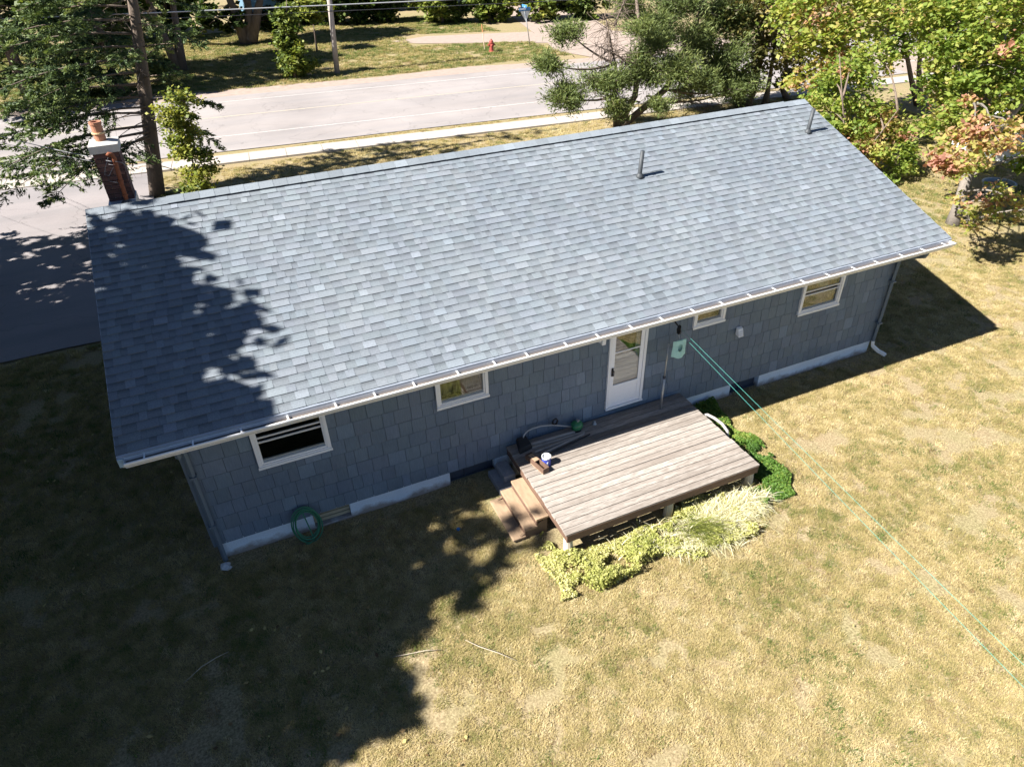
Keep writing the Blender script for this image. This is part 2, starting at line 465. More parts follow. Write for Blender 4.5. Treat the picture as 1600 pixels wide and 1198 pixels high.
# foundation with basement openings
BW = [(1.52, 2.13, 0.02, 0.35), (3.92, 4.78, 0.0, 0.35), (10.05, 10.78, 0.0, 0.35)]
fb = MB(); x = 0.02
for (a, c, z0, z1) in BW:
    fb.box(x, a, 0.025, 0.25, -0.3, ZS-0.002); fb.box(a, c, 0.025, 0.25, -0.3, z0); x = c
fb.box(x, L-0.02, 0.025, 0.25, -0.3, ZS-0.002)
fb.box(0.02, 0.25, 0.25, DEPTH-0.25, -0.3, ZS-0.002); fb.box(L-0.25, L-0.02, 0.25, DEPTH-0.25, -0.3, ZS-0.002)
fb.box(0.02, L-0.02, DEPTH-0.25, DEPTH-0.025, -0.3, ZS-0.002)
fb.build("foundation", M_FOUND, house, bevel=0.01)
for i, (a, c, z0, z1) in enumerate(BW):
    w = MB().box(a, c, 0.14, 0.17, z0, z1).build("basement_window", M_DARK, house)
    if i == 0:
        for q in range(4):
            zz = 0.04+q*0.078
            MB().box(a+0.004, c-0.004, 0.10+0.006*q, 0.128, zz, zz+0.066).build("board", M_WOODW, w)
    else:
        MB().box(a+0.004, c-0.004, 0.1, 0.13, z0+0.002, z0+0.03).build("sill", M_DARK, w)
        MB().box(a+0.3, a+0.33, 0.115, 0.138, z0+0.03, z1).build("mullion", M_DARK, w)

# siding shingles: real tapered pieces, the nearest 300 as parts, the rest joined
def wedge(w=1.0, h=1.0, t0=0.016, t1=0.004, tint=None, mb=None, ox=0.0, oz=0.0, oy=0.0):
    mb = mb or MB()
    p = [(ox, oy-t0, oz), (ox+w, oy-t0, oz), (ox+w, oy, oz), (ox, oy, oz), (ox, oy-t1, oz+h), (ox+w, oy-t1, oz+h), (ox+w, oy, oz+h), (ox, oy, oz+h)]
    return mb.hexa(p, tint)
M_SIDE_O = shingle_mat("painted_siding_shingle", None, True, True)
M_SIDE_A = shingle_mat("painted_siding_shingle_field", None, False, True)
sholes = [(a, c, z, 2.9) for a, c, z in WIN.values()] + [(DX0, DX1, 0.66, 2.9)]
pieces = []
EXP = 0.272
row = 0
z = ZS-0.02
while z < 2.74:
    x = -0.012; rr = random.Random(100+row)
    dz = min(EXP, 2.78-z)
    while x < L+0.01:
        w = rr.choice([0.15, 0.18, 0.2, 0.22, 0.24, 0.26, 0.28])+rr.uniform(-0.015, 0.015)
        x1 = min(x+w, L+0.012)
        base = np.array([0.120, 0.160, 0.207])
        k = rr.gauss(1.0, 0.035)
        if rr.random() < 0.1: k *= rr.uniform(1.08, 1.28)
        tint = base*k*np.array([rr.uniform(0.97, 1.03), 1, rr.uniform(0.97, 1.04)])
        butt = rr.uniform(-0.003, 0.003)
        for (a, c, z0, z1) in rects_minus((x+0.0035, x1-0.0035, z+butt, z+dz-0.0155), sholes):  # gap above each piece bares dark sheathing in place of butt shadow
            pieces.append((a, c-a, z0, z1-z0, tint, rr.uniform(0.9, 1.2)))
        x = x1
    z += dz; row += 1
def vis_size(p): # how large it shows from the photograph's side
    d = np.linalg.norm(np.array([p[0]+p[1]/2, 0, p[2]])-CAM)
    hid = 0.2 if p[2] > 2.28 else 1.0
    return p[1]*p[3]/d**2*hid
pieces.sort(key=vis_size, reverse=True)
side_me = wedge().mesh("siding_shingle", M_SIDE_O)
front_wall = next(o for o in COL.objects if o.name == "front_wall")
for (a, w, z0, h, tint, ty) in pieces[:298]:
    o = link("siding_shingle", side_me, front_wall)
    o.location = (a, 0, z0); o.scale = (w, ty, h); o.color = (*tint, 1)
rest = MB()
for (a, w, z0, h, tint, ty) in pieces[298:]:
    wedge(w, h, 0.016*ty, 0.004*ty, tint, rest, a, z0)
# gable walls (both sides) and the street side
for sx, xw in ((-1, 0.0), (1, L)):
    z = ZS-0.02
    while z < 4.3:
        y = 0.0
        zz1 = z+EXP
        ymax = DEPTH if zz1 < 2.7 else max(0, DEPTH-2*(zz1-2.66)/math.tan(TH))
        ys0 = (DEPTH-ymax)/2; y = ys0
        while y < DEPTH-ys0-0.05:
            w = random.choice([0.2, 0.25, 0.3, 0.35]); y1 = min(y+w, DEPTH-ys0)
            t = np.array([0.120, 0.160, 0.207])*random.gauss(1, 0.07)
            xo = xw+sx*0.0
            p = [(xo+sx*0.017, y+.003, z), (xo+sx*0.017, y1-.003, z), (xo, y1-.003, z), (xo, y+.003, z), (xo+sx*0.004, y+.003, zz1), (xo+sx*0.004, y1-.003, zz1), (xo, y1-.003, zz1), (xo, y+.003, zz1)]
            rest.hexa(p, t)
            y = y1
        z = zz1
rest.build("siding_shingle_field", M_SIDE_A, front_wall, colattr=True, stuff=True)
# corner boards
for xc, nm in ((-0.022, 0), (L-0.03, 1)):
    MB().box(xc, xc+0.052, -0.028, -0.0195, ZS-0.03, 2.7).build("corner_board", M_DOWN, house)

# roof deck, fascia, soffit
RX0, RX1 = -AL, L+AR
def sp(x, v, n, back=False):      # point on slope
    y = -OV + v*CT - n*ST; z = ZE + v*ST + n*CT
    if back: y = 2*YR - y
    return (x, y, z)
roof = MB()
T = 0.11
yv = SLEN
pr_ = [(-OV, ZE-0.012), (YR, ZR-0.012), (2*YR+OV, ZE-0.012), (2*YR+OV, ZE-0.012-T), (YR, ZR-0.012-T*1.05), (-OV, ZE-0.012-T)]
vs = [(RX0, y, z) for y, z in pr_] + [(RX1, y, z) for y, z in pr_]
roof.add(vs, [(0, 1, 7, 6), (1, 2, 8, 7), (2, 3, 9, 8), (3, 4, 10, 9), (4, 5, 11, 10), (5, 0, 6, 11), (0, 5, 4, 1), (1, 4, 3, 2), (6, 7, 10, 11), (7, 8, 9, 10)])
roof_o = roof.build("roof", simple("roof_deck_wood", (0.2, 0.19, 0.18), 0.8), house)
MB().box(RX0+0.01, RX1-0.01, -OV+0.02, 0.0, ZE-0.175, ZE-0.14).build("soffit", M_SOFF, house)
fa = MB(); fa.box(RX0+0.005, RX1-0.005, -OV-0.0205, -OV+0.018, ZE-0.19, ZE-0.03); fa.build("fascia", M_WHITE, house)
MB().box(RX0+0.005, RX1-0.005, DEPTH+OV-0.018, DEPTH+OV+0.002, ZE-0.19, ZE-0.02).build("fascia", M_WHITE, house)
for x0 in (RX0-0.018, RX1):
    for back in (False, True):
        p0 = [sp(x0, 0.0, -0.02, back), sp(x0, SLEN, -0.02, back), sp(x0, SLEN, -0.17, back), sp(x0, 0.0, -0.17, back)]
        p1 = [(q[0]+0.018, q[1], q[2]) for q in p0]
        MB().hexa(p0+p1).build("rake_board", M_WHITE, house)
# drip edge along the front eave and rakes
d = MB()
d.hexa([sp(RX0-0.02, -0.022, -0.008), sp(RX1+0.02, -0.022, -0.008), sp(RX1+0.02, 0.03, -0.008), sp(RX0-0.02, 0.03, -0.008), sp(RX0-0.02, -0.022, -0.003), sp(RX1+0.02, -0.022, -0.003), sp(RX1+0.02, 0.03, -0.003), sp(RX0-0.02, 0.03, -0.003)])
d.box(RX0-0.02, RX1+0.02, -OV-0.026, -OV-0.021, ZE-0.062, ZE-0.014)
d.build("drip_edge", M_DRIP, house)
for x0 in (RX0-0.022, RX1+0.0185):
    for back in (False, True):
        p0 = [sp(x0, 0, -0.05, back), sp(x0, SLEN, -0.05, back), sp(x0, SLEN, 0.004, back), sp(x0, 0, 0.004, back)]
        MB().hexa(p0+[(q[0]+0.0035, q[1], q[2]) for q in p0]).build("drip_edge", M_DRIP, house)

# roof shingles
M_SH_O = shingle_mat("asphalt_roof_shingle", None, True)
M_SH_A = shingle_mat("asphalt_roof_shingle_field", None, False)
EXR = SLEN/33.0
def shingle_hex(u0, u1, v0, t, e=EXR):
    return (u0, u1, v0, v0+e+0.012, t)
rp = []
for c in range(33):
    rr = random.Random(500+c); u = -0.022 - rr.uniform(0, 0.1); tab = rr.random() < 0.5
    while u < RX1-RX0+0.022:
        w = rr.choice([0.1, 0.13, 0.16, 0.19, 0.23, 0.27]) if tab else rr.choice([0.09, 0.12, 0.15, 0.18, 0.22])
        a, bb = max(u, -0.024), min(u+w, RX1-RX0+0.024)
        u += w
        if bb-a > 0.02:
            k = rr.gauss(1.0, 0.045)*(1.03 if tab else 0.93)
            if tab and rr.random() < 0.14: k *= rr.uniform(1.05, 1.17)
            base = np.array([0.152, 0.173, 0.193])
            col4 = np.append(base*k*np.array([rr.uniform(0.98, 1.03), 1, rr.uniform(0.98, 1.02)]), rr.uniform(0.3, 0.5) if tab else rr.uniform(0.7, 1.0))
            rp.append((RX0+a+0.0006, bb-a-0.0012, c*EXR, 0.0115 if tab else 0.0045, col4))
        if rr.random() < 0.86: tab = not tab
def rvis(p):
    q = np.array(sp(p[0]+p[1]/2, p[2], 0)); dv = CAM-q; dd = np.linalg.norm(dv)
    return p[1]*abs(dv@np.array([0, -ST, CT]))/dd**3
rp.sort(key=rvis, reverse=True)
ROT = Matrix(((1, 0, 0), (0, CT, -ST), (0, ST, CT)))
def rsh(w, t, e, mb, org=(0, 0, 0), tint=None, back=False):
    vs = [(0, 0, -0.004), (w, 0, -0.004), (w, e, -0.006), (0, e, -0.006), (0, 0, t), (w, 0, t), (w, e, 0.0006), (0, e, 0.0006)]
    out = []
    for v in vs:
        q = ROT @ Vector(v) + Vector(org)
        out.append((q.x, 2*YR-q.y if back else q.y, q.z))
    if back: out = [out[i] for i in (1, 0, 3, 2, 5, 4, 7, 6)]
    return mb.hexa(out, tint)
unit = MB(); unit.hexa([(0, 0, -0.4), (1, 0, -0.4), (1, EXR+0.012, -0.4), (0, EXR+0.012, -0.4), (0, 0, 1), (1, 0, 1), (1, EXR+0.012, 0.06), (0, EXR+0.012, 0.06)])
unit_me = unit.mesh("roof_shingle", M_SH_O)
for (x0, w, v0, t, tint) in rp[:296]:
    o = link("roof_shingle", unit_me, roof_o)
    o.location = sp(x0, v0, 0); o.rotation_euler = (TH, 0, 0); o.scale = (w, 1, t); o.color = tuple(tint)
rf = MB()
for (x0, w, v0, t, tint) in rp[296:]:
    rsh(w, t, EXR+0.012, rf, sp(x0, v0, 0), tint)
for (x0, w, v0, t, tint) in rp:      # street-side slope, same make
    rsh(w, t, EXR+0.012, rf, sp(RX0+RX1-x0-w, v0, 0), tint, True)
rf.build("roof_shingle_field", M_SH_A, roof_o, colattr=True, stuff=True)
# ridge vent and cap shingles
RV0, RV1 = 0.75, L-0.15
vent = MB()
for back in (False, True):
    p = [sp(RV0, SLEN-0.15, 0.001, back), sp(RV1, SLEN-0.15, 0.001, back), sp(RV1, SLEN, 0.001, back), sp(RV0, SLEN, 0.001, back),
         sp(RV0, SLEN-0.15, 0.024, back), sp(RV1, SLEN-0.15, 0.024, back), sp(RV1, SLEN, 0.024, back), sp(RV0, SLEN, 0.024, back)]
    vent.hexa(p)
vent.build("ridge_vent", M_BLACK, roof_o)
x = RX0-0.02; i = 0
while x < RX1:
    inner = x < RV1 and x+0.27 > RV0
    n0 = 0.026 if inner else 0.012
    x1 = min(x+0.27, RX1+0.02)
    cb = MB(); k = random.gauss(1.0, 0.06)
    if random.random() < 0.15: k *= 1.15
    tint = np.array([0.157, 0.178, 0.198])*k
    for back in (False, True):
        lo, hi = SLEN-0.175, SLEN+ (0.012)
        p = [sp(x, lo, n0-0.002, back), sp(x1, lo, n0-0.002+0.004, back), sp(x1, hi, n0+0.002, back), sp(x, hi, n0-0.002, back),
             sp(x, lo, n0+0.004, back), sp(x1, lo, n0+0.009, back), sp(x1, hi, n0+0.009, back), sp(x, hi, n0+0.004, back)]
        cb.hexa(p)
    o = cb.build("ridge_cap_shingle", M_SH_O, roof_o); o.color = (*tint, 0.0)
    x += 0.245; i += 1

# gutter (K profile) with end caps and hangers
GX0, GX1 = RX0+0.06, RX1-0.02
gy, gz = -OV-0.0262, ZE-0.045
prof = [(0.0, 0.0), (0.0, -0.095), (-0.09, -0.1), (-0.1, -0.075), (-0.13, -0.045), (-0.142, -0.02), (-0.142, 0.0), (-0.124, 0.002)]
def gpts(off): return [(gy+a, gz+c) for a, c in prof]
g = MB(); P = gpts(0); n = len(P)
inner = [(a+0.004 if i > 1 else a-0.003, c+0.004) for i, (a, c) in enumerate(P)]
vs = [(GX0, a, c) for a, c in P]+[(GX1, a, c) for a, c in P]+[(GX0, a, c) for a, c in inner]+[(GX1, a, c) for a, c in inner]
fs = []
for i in range(n-1):
    fs.append((i, i+1, n+i+1, n+i)); fs.append((2*n+i, 3*n+i, 3*n+i+1, 2*n+i+1))
fs.append((n-1, 2*n+n-1, 3*n+n-1, n+n-1)); fs.append((0, n, 3*n, 2*n))
g.add(vs, fs)
gut = g.build("gutter", M_GUT, house)
lip = MB(); lip.tube([(GX0, gy-0.133, gz-0.002), (GX1, gy-0.133, gz-0.002)], 0.009, 6); lip.build("front_lip", M_GUT, gut)
sil = MB().box(GX0+0.01, GX1-0.01, gy-0.119, gy-0.004, gz-0.06, gz-0.05); sil.build("leaf_silt", M_GUTIN, gut)
for gx in (GX0-0.003, GX1):
    MB().add([(gx, a, c) for a, c in P]+[(gx+0.003, a, c) for a, c in P], [tuple(range(n)), tuple(range(2*n-1, n-1, -1))]+[(i, i+n, (i+1) % n+n, (i+1) % n) for i in range(n)]).build("end_cap", M_GUT, gut)
hme = MB().box(0, 0.022, gy-0.138, gy-0.003, gz-0.012, gz-0.003).mesh("hanger", M_GUT)
x = GX0+0.25
while x < GX1:
    o = link("hanger", hme, gut); o.location = (x+random.uniform(-0.05, 0.05), 0, 0); x += 0.605
MB().box(RX0-0.02, RX0+0.05, -OV-0.052, -OV-0.0265, ZE-0.16, ZE-0.03).build("fascia_return", simple("bare_end_metal", (0.3, 0.42, 0.5), 0.4, 0.1, 6, spec=0.5), house)
# gutter outlet on the right and downspouts
def downspout(xc, dirx, elbow_mat, zbot):
    b = MB()
    pts = [(xc+dirx*0.14, gy-0.05, gz-0.1), (xc+dirx*0.13, gy-0.02, gz-0.2), (xc+dirx*0.01, -0.085, 2.35), (xc, -0.075, 2.26), (xc, -0.075, zbot)]
    b.tube(pts, 0.042, 4); o = b.build("downspout", M_DOWN, house, bevel=0.006)
    for zz in (0.8, 1.8):
        MB().box(xc-0.05, xc+0.05, -0.125, -0.02, zz, zz+0.03).build("strap", M_DOWN, o)
    return o
dl = downspout(0.075, 0, None, 0.02)
dr = downspout(L-0.06, 0, None, 0.34)
eb = MB(); eb.tube([(L-0.06, -0.075, 0.36), (L-0.05, -0.09, 0.24), (L+0.02, -0.2, 0.15), (L+0.13, -0.34, 0.08)], 0.05, 4)
eb.build("downspout_elbow", M_GUT, house, bevel=0.008, label="white elbow at the foot of the right downspout")

# windows
k = N("window_glass")
fr = k.n("ShaderNodeFresnel"); fr.inputs[0].default_value = 1.5
tr = k.n("ShaderNodeBsdfTransparent"); tr.inputs[0].default_value = (0.85, 0.87, 0.87, 1)
gl = k.n("ShaderNodeBsdfGlossy"); gl.inputs['Roughness'].default_value = 0.03
mx = k.n("ShaderNodeMixShader"); k.l(k.math('MULTIPLY', fr.outputs[0], 0.7), mx.inputs[0]); k.l(tr.outputs[0], mx.inputs[1]); k.l(gl.outputs[0], mx.inputs[2])
M_GLASS = k.done(mx.outputs[0])
M_CURT = simple("olive_curtain", (0.30, 0.24, 0.10), 0.9, 0.3, 9, 0, stretch=(3, 1, 0.3))
M_BLIND = simple("brown_blind", (0.20, 0.16, 0.12), 0.8, 0.15, 5, 0)
def frame_rect(mb, x0, x1, z0, z1, y0, y1, w):
    mb.box(x0, x1, y0, y1, z0, z0+w); mb.box(x0, x1, y0, y1, z1-w, z1)
    mb.box(x0, x0+w, y0, y1, z0+w, z1-w); mb.box(x1-w, x1, y0, y1, z0+w, z1-w); return mb
def window(x0, x1, z0, z1, rails, kind):
    w = frame_rect(MB(), x0, x1, z0, z1, -0.052, 0.01, 0.055).build("window", M_WHITE, house, bevel=0.004)
    frame_rect(MB(), x0+0.055, x1-0.055, z0+0.055, z1-0.055, -0.036, 0.03, 0.03).build("frame", M_WHITE, w, bevel=0.003)
    MB().box(x0-0.01, x1+0.01, -0.066, -0.053, z0-0.012, z0+0.03).build("sill", M_WHITE, w)
    a, c, d0, d1 = x0+0.085, x1-0.085, z0+0.085, z1-0.085
    r0 = rails[0]
    for i, r in enumerate(rails):
        yy = -0.01+0.022*i
        MB().box(a, c, yy-0.012, yy+0.012, r-0.014, r+0.014).build("rail", M_SOFF, w)
    MB().box(a, c, 0.004, 0.006, d0, rails[-1]-0.014).build("pane", M_GLASS, w)
    MB().box(a, c, -0.011, -0.009, r0+0.014, d1).build("pane", M_GLASS, w)
    MB().box(a, c, 0.006, 0.03, d0, d0+0.035).build("sash_bottom", M_SOFF, w)
    if kind:
        nn = 24; vs = []
        xx = np.linspace(a-0.03, c+0.03, nn)
        for q, xq in enumerate(xx):
            yq = 0.19+0.02*math.sin(q*1.9)
            vs += [(xq, yq, d0-0.02), (xq, yq, z1)]
        MB().add(vs, [(2*q, 2*q+2, 2*q+3, 2*q+1) for q in range(nn-1)]).build("curtain", M_CURT if kind == 1 else M_BLIND, w)
window(*WIN['a'][:2], WIN['a'][2], WTOP, [2.135, 2.035], 0)
window(*WIN['b'][:2], WIN['b'][2], WTOP, [2.25], 1)
window(*WIN['c'][:2], WIN['c'][2], WTOP, [2.27], 2)
window(*WIN['d'][:2], WIN['d'][2], WTOP, [2.08, 1.985], 2)

# storm door with the inner door behind its glass
M_DOORW = simple("white_door_paint", (0.78, 0.79, 0.81), 0.35, 0.04, 3, 0.03, spec=0.4)
door = MB()
door.box(DX0, DX0+0.055, -0.05, 0.12, DZ0, DZ1); door.box(DX1-0.055, DX1, -0.05, 0.12, DZ0, DZ1); door.box(DX0+0.055, DX1-0.055, -0.05, 0.12, DZ1-0.05, DZ1)
door.box(DX0-0.005, DX1+0.005, -0.075, 0.12, DZ0-0.03, DZ0)
door = door.build("storm_door", M_WHITE, house, bevel=0.004, label="white storm door with tall glass above the deck")
a, c = DX0+0.057, DX1-0.057
st = MB(); st.box(a, a+0.075, -0.035, -0.008, DZ0+0.005, DZ1-0.055); st.box(c-0.075, c, -0.035, -0.008, DZ0+0.005, DZ1-0.055); st.box(a+0.075, c-0.075, -0.035, -0.008, DZ1-0.14, DZ1-0.055); st.box(a+0.075, c-0.075, -0.035, -0.008, 1.155, 1.2)
st.build("stile", M_DOORW, door, bevel=0.003)
kp = MB(); kp.box(a+0.075, c-0.075, -0.03, -0.012, DZ0+0.07, 1.155); kp.box(a+0.075, c-0.075, -0.035, -0.008, DZ0+0.005, DZ0+0.07); kp.build("kick_panel", M_DOORW, door, bevel=0.003)
MB().box(a+0.075, c-0.075, -0.022, -0.019, 1.2, 1.895).build("pane", M_GLASS, door)
MB().box(a+0.075, c-0.075, -0.028, -0.025, 1.91, DZ1-0.14).build("pane", M_GLASS, door)
MB().box(a+0.075, c-0.075, -0.034, -0.014, 1.893, 1.912).build("rail", M_DOORW, door)
hd = MB(); hd.box(a+0.02, a+0.05, -0.06, -0.036, 1.43, 1.6); hd.tube([(a+0.035, -0.06, 1.57), (a+0.035, -0.1, 1.57), (a+0.035, -0.1, 1.47), (a+0.035, -0.06, 1.47)], 0.009, 6); hd.build("handle", M_BLACK, door)
ind = MB(); ind.box(a-0.01, c+0.01, 0.02, 0.06, DZ0+0.005, 1.80); ind.box(a-0.01, a+0.06, 0.02, 0.06, 1.80, DZ1); ind.box(c-0.14, c+0.01, 0.02, 0.06, 1.80, DZ1); ind.box(a+0.06, c-0.14, 0.02, 0.06, DZ1-0.09, DZ1)
for zz in (1.62, 1.45, 1.28): ind.box(a+0.02, c-0.1, 0.006, 0.019, zz, zz+0.045)
ind.build("inner_door", M_DOORW, door, bevel=0.004)
MB().box(a+0.06, c-0.14, 0.038, 0.042, 1.80, DZ1-0.09).build("inner_pane", simple("dark_door_glass", (0.035, 0.03, 0.022), 0.1, 0.4, 5, 0, spec=0.6), door)
MB().box(a+0.06, c-0.14, 0.028, 0.0375, 2.13, 2.15).build("muntin", M_BLACK, door)

# small wall fittings
pl = MB(); pl.box(6.79, 6.90, -0.06, -0.018, 2.22, 2.36); pl.box(6.81, 6.885, -0.12, -0.06, 2.2, 2.3)
pl.build("porch_light", M_WHITE, house, bevel=0.008)
vh = MB(); vh.add([(9.86, -0.02, 1.56), (9.98, -0.02, 1.56), (9.98, -0.02, 1.72), (9.86, -0.02, 1.72), (9.865, -0.13, 1.54), (9.975, -0.13, 1.54), (9.975, -0.08, 1.70), (9.865, -0.08, 1.70)], [(3, 2, 1, 0), (4, 5, 6, 7), (0, 1, 5, 4), (1, 2, 6, 5), (2, 3, 7, 6), (3, 0, 4, 7)])
vh = vh.build("vent_hood", M_WHITE, house, bevel=0.006)
for q in range(3): MB().box(9.872, 9.968, -0.137+0.012*q, -0.118+0.012*q, 1.565+0.04*q, 1.572+0.04*q).build("louvre", M_SOFF, vh)

# plumbing vents on the roof
for (x, y, hh, lean) in ((9.11, 2.55, 0.50, 0.02), (13.74, 2.95, 0.50, 0.03)):
    zb = ZE+(y+OV)*math.tan(TH)
    pp = MB(); pp.tube([(x, y, zb-0.05), (x, y, zb+0.06), (x+lean, y, zb+hh)], 0.042, 14); pp = pp.build("plumbing_vent", M_PIPE, house, smooth=True)
    MB().lathe((x, y, zb), [(0.085, -0.03), (0.075, 0.025), (0.052, 0.055), (0.045, 0.07)], 14).build("vent_boot", M_PIPE, pp, smooth=True)

# chimney of single bricks
CX0, CX1, CY0, CY1, CZ0, CZ1 = -0.245, 0.115, 4.34, 4.78, 4.30, 5.30
M_BRICK = simple("dark_red_brick", (0.088, 0.045, 0.04), 0.85, 0.3, 12, 0.4, rnd=0.35)
M_MORTAR = simple("mortar", (0.2, 0.17, 0.16), 0.95, 0.15, 14, 0.4)
chim = MB().box(CX0+0.01, CX1-0.01, CY0+0.01, CY1-0.01, 3.9, CZ1).build("chimney", M_MORTAR, house)
bm_long = MB().box(0, 1, 0, 1, 0, 0.062).mesh("brick", M_BRICK)
zz = CZ0-0.1; row = 0
while zz+0.06 < CZ1:
    for (ax, s0, s1, fixed, out) in (('x', CX0, CX1, CY0, -1), ('x', CX0, CX1, CY1, 1), ('y', CY0, CY1, CX0, -1), ('y', CY0, CY1, CX1, 1)):
        s = s0 - (0.1 if row % 2 else 0.0)
        while s < s1-0.01:
            p0, p1 = max(s, s0), min(s+0.185, s1)
            if p1-p0 > 0.03:
                o = link("brick", bm_long, chim)
                dd = 0.012+random.uniform(0, 0.003)
                if ax == 'x':
                    o.location = (p0, fixed-dd if out < 0 else fixed-0.02, zz); o.scale = (p1-p0, dd+0.02, 1)
                else:
                    o.location = (fixed-dd if out < 0 else fixed-0.02, p0, zz); o.scale = (dd+0.02, p1-p0, 1)
            s += 0.197
    zz += 0.073; row += 1
cap = MB(); cap.box(CX0-0.04, CX1+0.04, CY0-0.04, CY1+0.04, CZ1, CZ1+0.12)
cap.add([(CX0-0.035, CY0-0.035, CZ1+0.121), (CX1+0.035, CY0-0.035, CZ1+0.121), (CX1+0.035, CY1+0.035, CZ1+0.121), (CX0-0.035, CY1+0.035, CZ1+0.121), (CX0+0.1, CY0+0.1, CZ1+0.15), (CX1-0.1, CY0+0.1, CZ1+0.15), (CX1-0.1, CY1-0.1, CZ1+0.15), (CX0+0.1, CY1-0.1, CZ1+0.15)], [(4, 5, 6, 7), (0, 1, 5, 4), (1, 2, 6, 5), (2, 3, 7, 6), (3, 0, 4, 7)])
cap.build("chimney_cap", simple("pale_concrete_cap", (0.36, 0.345, 0.325), 0.9, 0.15, 8, 0.3), chim)
M_CLAY = simple("orange_clay_flue", (0.33, 0.155, 0.095), 0.85, 0.15, 8, 0.2)
fl = MB(); fx, fy = -0.085, 4.54
fl.lathe((fx, fy, CZ1+0.1), [(0.085, 0), (0.085, 0.3), (0.095, 0.305), (0.095, 0.345), (0.07, 0.345), (0.07, 0.1)], 18)
fl.build("flue_pipe", M_CLAY, chim, smooth=False)
flb = MB(); flb.lathe((fx, fy, CZ1+0.26), [(0.1, 0), (0.104, 0.01), (0.1, 0.025)], 18); flb.build("flue_band", simple("tan_metal_band", (0.5, 0.36, 0.2), 0.5), chim)
fsh = MB()
fsh.hexa([(CX0-0.03, CY0-0.17, 4.36), (CX1+0.03, CY0-0.17, 4.36), (CX1+0.03, CY1+0.02, 4.2), (CX0-0.03, CY1+0.02, 4.2), (CX0-0.03, CY0-0.17, 4.515), (CX1+0.03, CY0-0.17, 4.515), (CX1+0.03, CY1+0.02, 4.5), (CX0-0.03, CY1+0.02, 4.5)])
fsh.build("flashing", simple("silver_flashing", (0.42, 0.46, 0.5), 0.4, 0.3, 9, 0.4, metal=0.3), chim)
# rusty service mast
ms = MB(); ms.tube([(0.005, 4.17, 4.3), (0.03, 4.17, 4.9), (0.05, 4.17, 5.24), (0.035, 4.16, 5.31), (0.0, 4.15, 5.32), (-0.03, 4.14, 5.29)], 0.034, 12)
mast = ms.build("service_mast", M_RUST, house, smooth=True, label="rusty service mast with a bent top beside the chimney")
for zz in (4.62, 4.86, 5.1): MB().lathe((0.02+0.03*(zz-4.6), 4.17, zz), [(0.042, 0), (0.045, 0.015), (0.042, 0.03)], 12).build("clamp", M_RUST, mast)
MB().lathe((0.005, 4.17, 4.49), [(0.09, -0.05), (0.08, 0.03), (0.045, 0.07)], 14).build("mast_boot", M_PIPE, mast)

# ------------------------------------------------------------------ deck
M_DECK = None
k = N("weathered_deck_board")
oi = k.n("ShaderNodeObjectInfo")
v = k.wcoords((0.12, 1, 1))
sh = k.n("ShaderNodeVectorMath", operation='ADD'); cmb = k.n("ShaderNodeCombineXYZ")
k.l(k.math('MULTIPLY', oi.outputs['Random'], 37.0), cmb.inputs[0]); k.l(v, sh.inputs[0]); k.l(cmb.outputs[0], sh.inputs[1])
gr = k.noise(sh.outputs[0], 60, 5, 0.65); bl = k.noise(sh.outputs[0], 3.4, 4, 0.6)
c = k.ramp(gr, [(0.25, (0.14, 0.122, 0.105)), (0.5, (0.27, 0.243, 0.216)), (0.75, (0.40, 0.37, 0.34))])
c = k.mix(k.ramp(bl, [(0.35, (0.75,)*3), (0.6, (0.0,)*3)]), c, (0.165, 0.14, 0.12))
c = k.mix(1.0, c, k.ramp(oi.outputs['Random'], [(0, (0.8, 0.78, 0.76)), (0.5, (1, 0.98, 0.96)), (1, (1.18, 1.18, 1.18))]), 'MULTIPLY')
M_DECK = k.done(k.bsdf(c, 0.85, k.bump(gr, 0.35, 0.004), 0, 0.2))
M_RIM = simple("redwood_stain", (0.125, 0.075, 0.052), 0.75, 0.3, 5, 0.3, stretch=(0.3, 1, 1))
M_TREAD = simple("brown_tread_wood", (0.30, 0.21, 0.135), 0.75, 0.28, 4, 0.3, stretch=(1, 0.25, 1))
M_POST = simple("pale_log_post", (0.47, 0.41, 0.33), 0.9, 0.3, 9, 0.4, stretch=(1, 1, 0.3))
M_FRAME = simple("deck_frame_wood", (0.16, 0.11, 0.07), 0.9, 0.3, 5)
deck = thing("wooden_deck", "weathered wooden deck with plank top and three steps outside the door", "deck", (6.85, -1.2, 0))
KX0, KX1, KZ = 4.985, 8.705, 0.538
nb = 18; pitch = (2.345-0.03)/nb
for i in range(nb):
    y1 = -0.035-i*pitch; y0 = y1-pitch+0.008
    e0, e1 = random.uniform(-0.012, 0.008), random.uniform(-0.008, 0.012)
    dz = random.uniform(-0.002, 0.002)
    t0, t1, t2, t3 = [KZ+dz+random.uniform(-0.0035, 0.0035) for _ in range(4)]
    MB().hexa([(KX0+e0, y0, KZ-0.034), (KX1+e1, y0, KZ-0.034), (KX1+e1, y1, KZ-0.034), (KX0+e0, y1, KZ-0.034), (KX0+e0, y0+random.uniform(0, 0.003), t0), (KX1+e1, y0+random.uniform(0, 0.003), t1), (KX1+e1, y1, t2), (KX0+e0, y1, t3)]).build("deck_board", M_DECK, deck, bevel=0.004)
MB().box(KX0+0.01, KX1-0.01, -2.345, -2.31, KZ-0.175, KZ-0.036).build("rim_joist", M_RIM, deck)
MB().box(KX0+0.012, KX0+0.047, -2.309, -0.04, KZ-0.175, KZ-0.036).build("rim_joist", M_RIM, deck)
MB().box(KX1-0.047, KX1-0.012, -2.309, -0.04, KZ-0.175, KZ-0.036).build("rim_joist", M_RIM, deck)
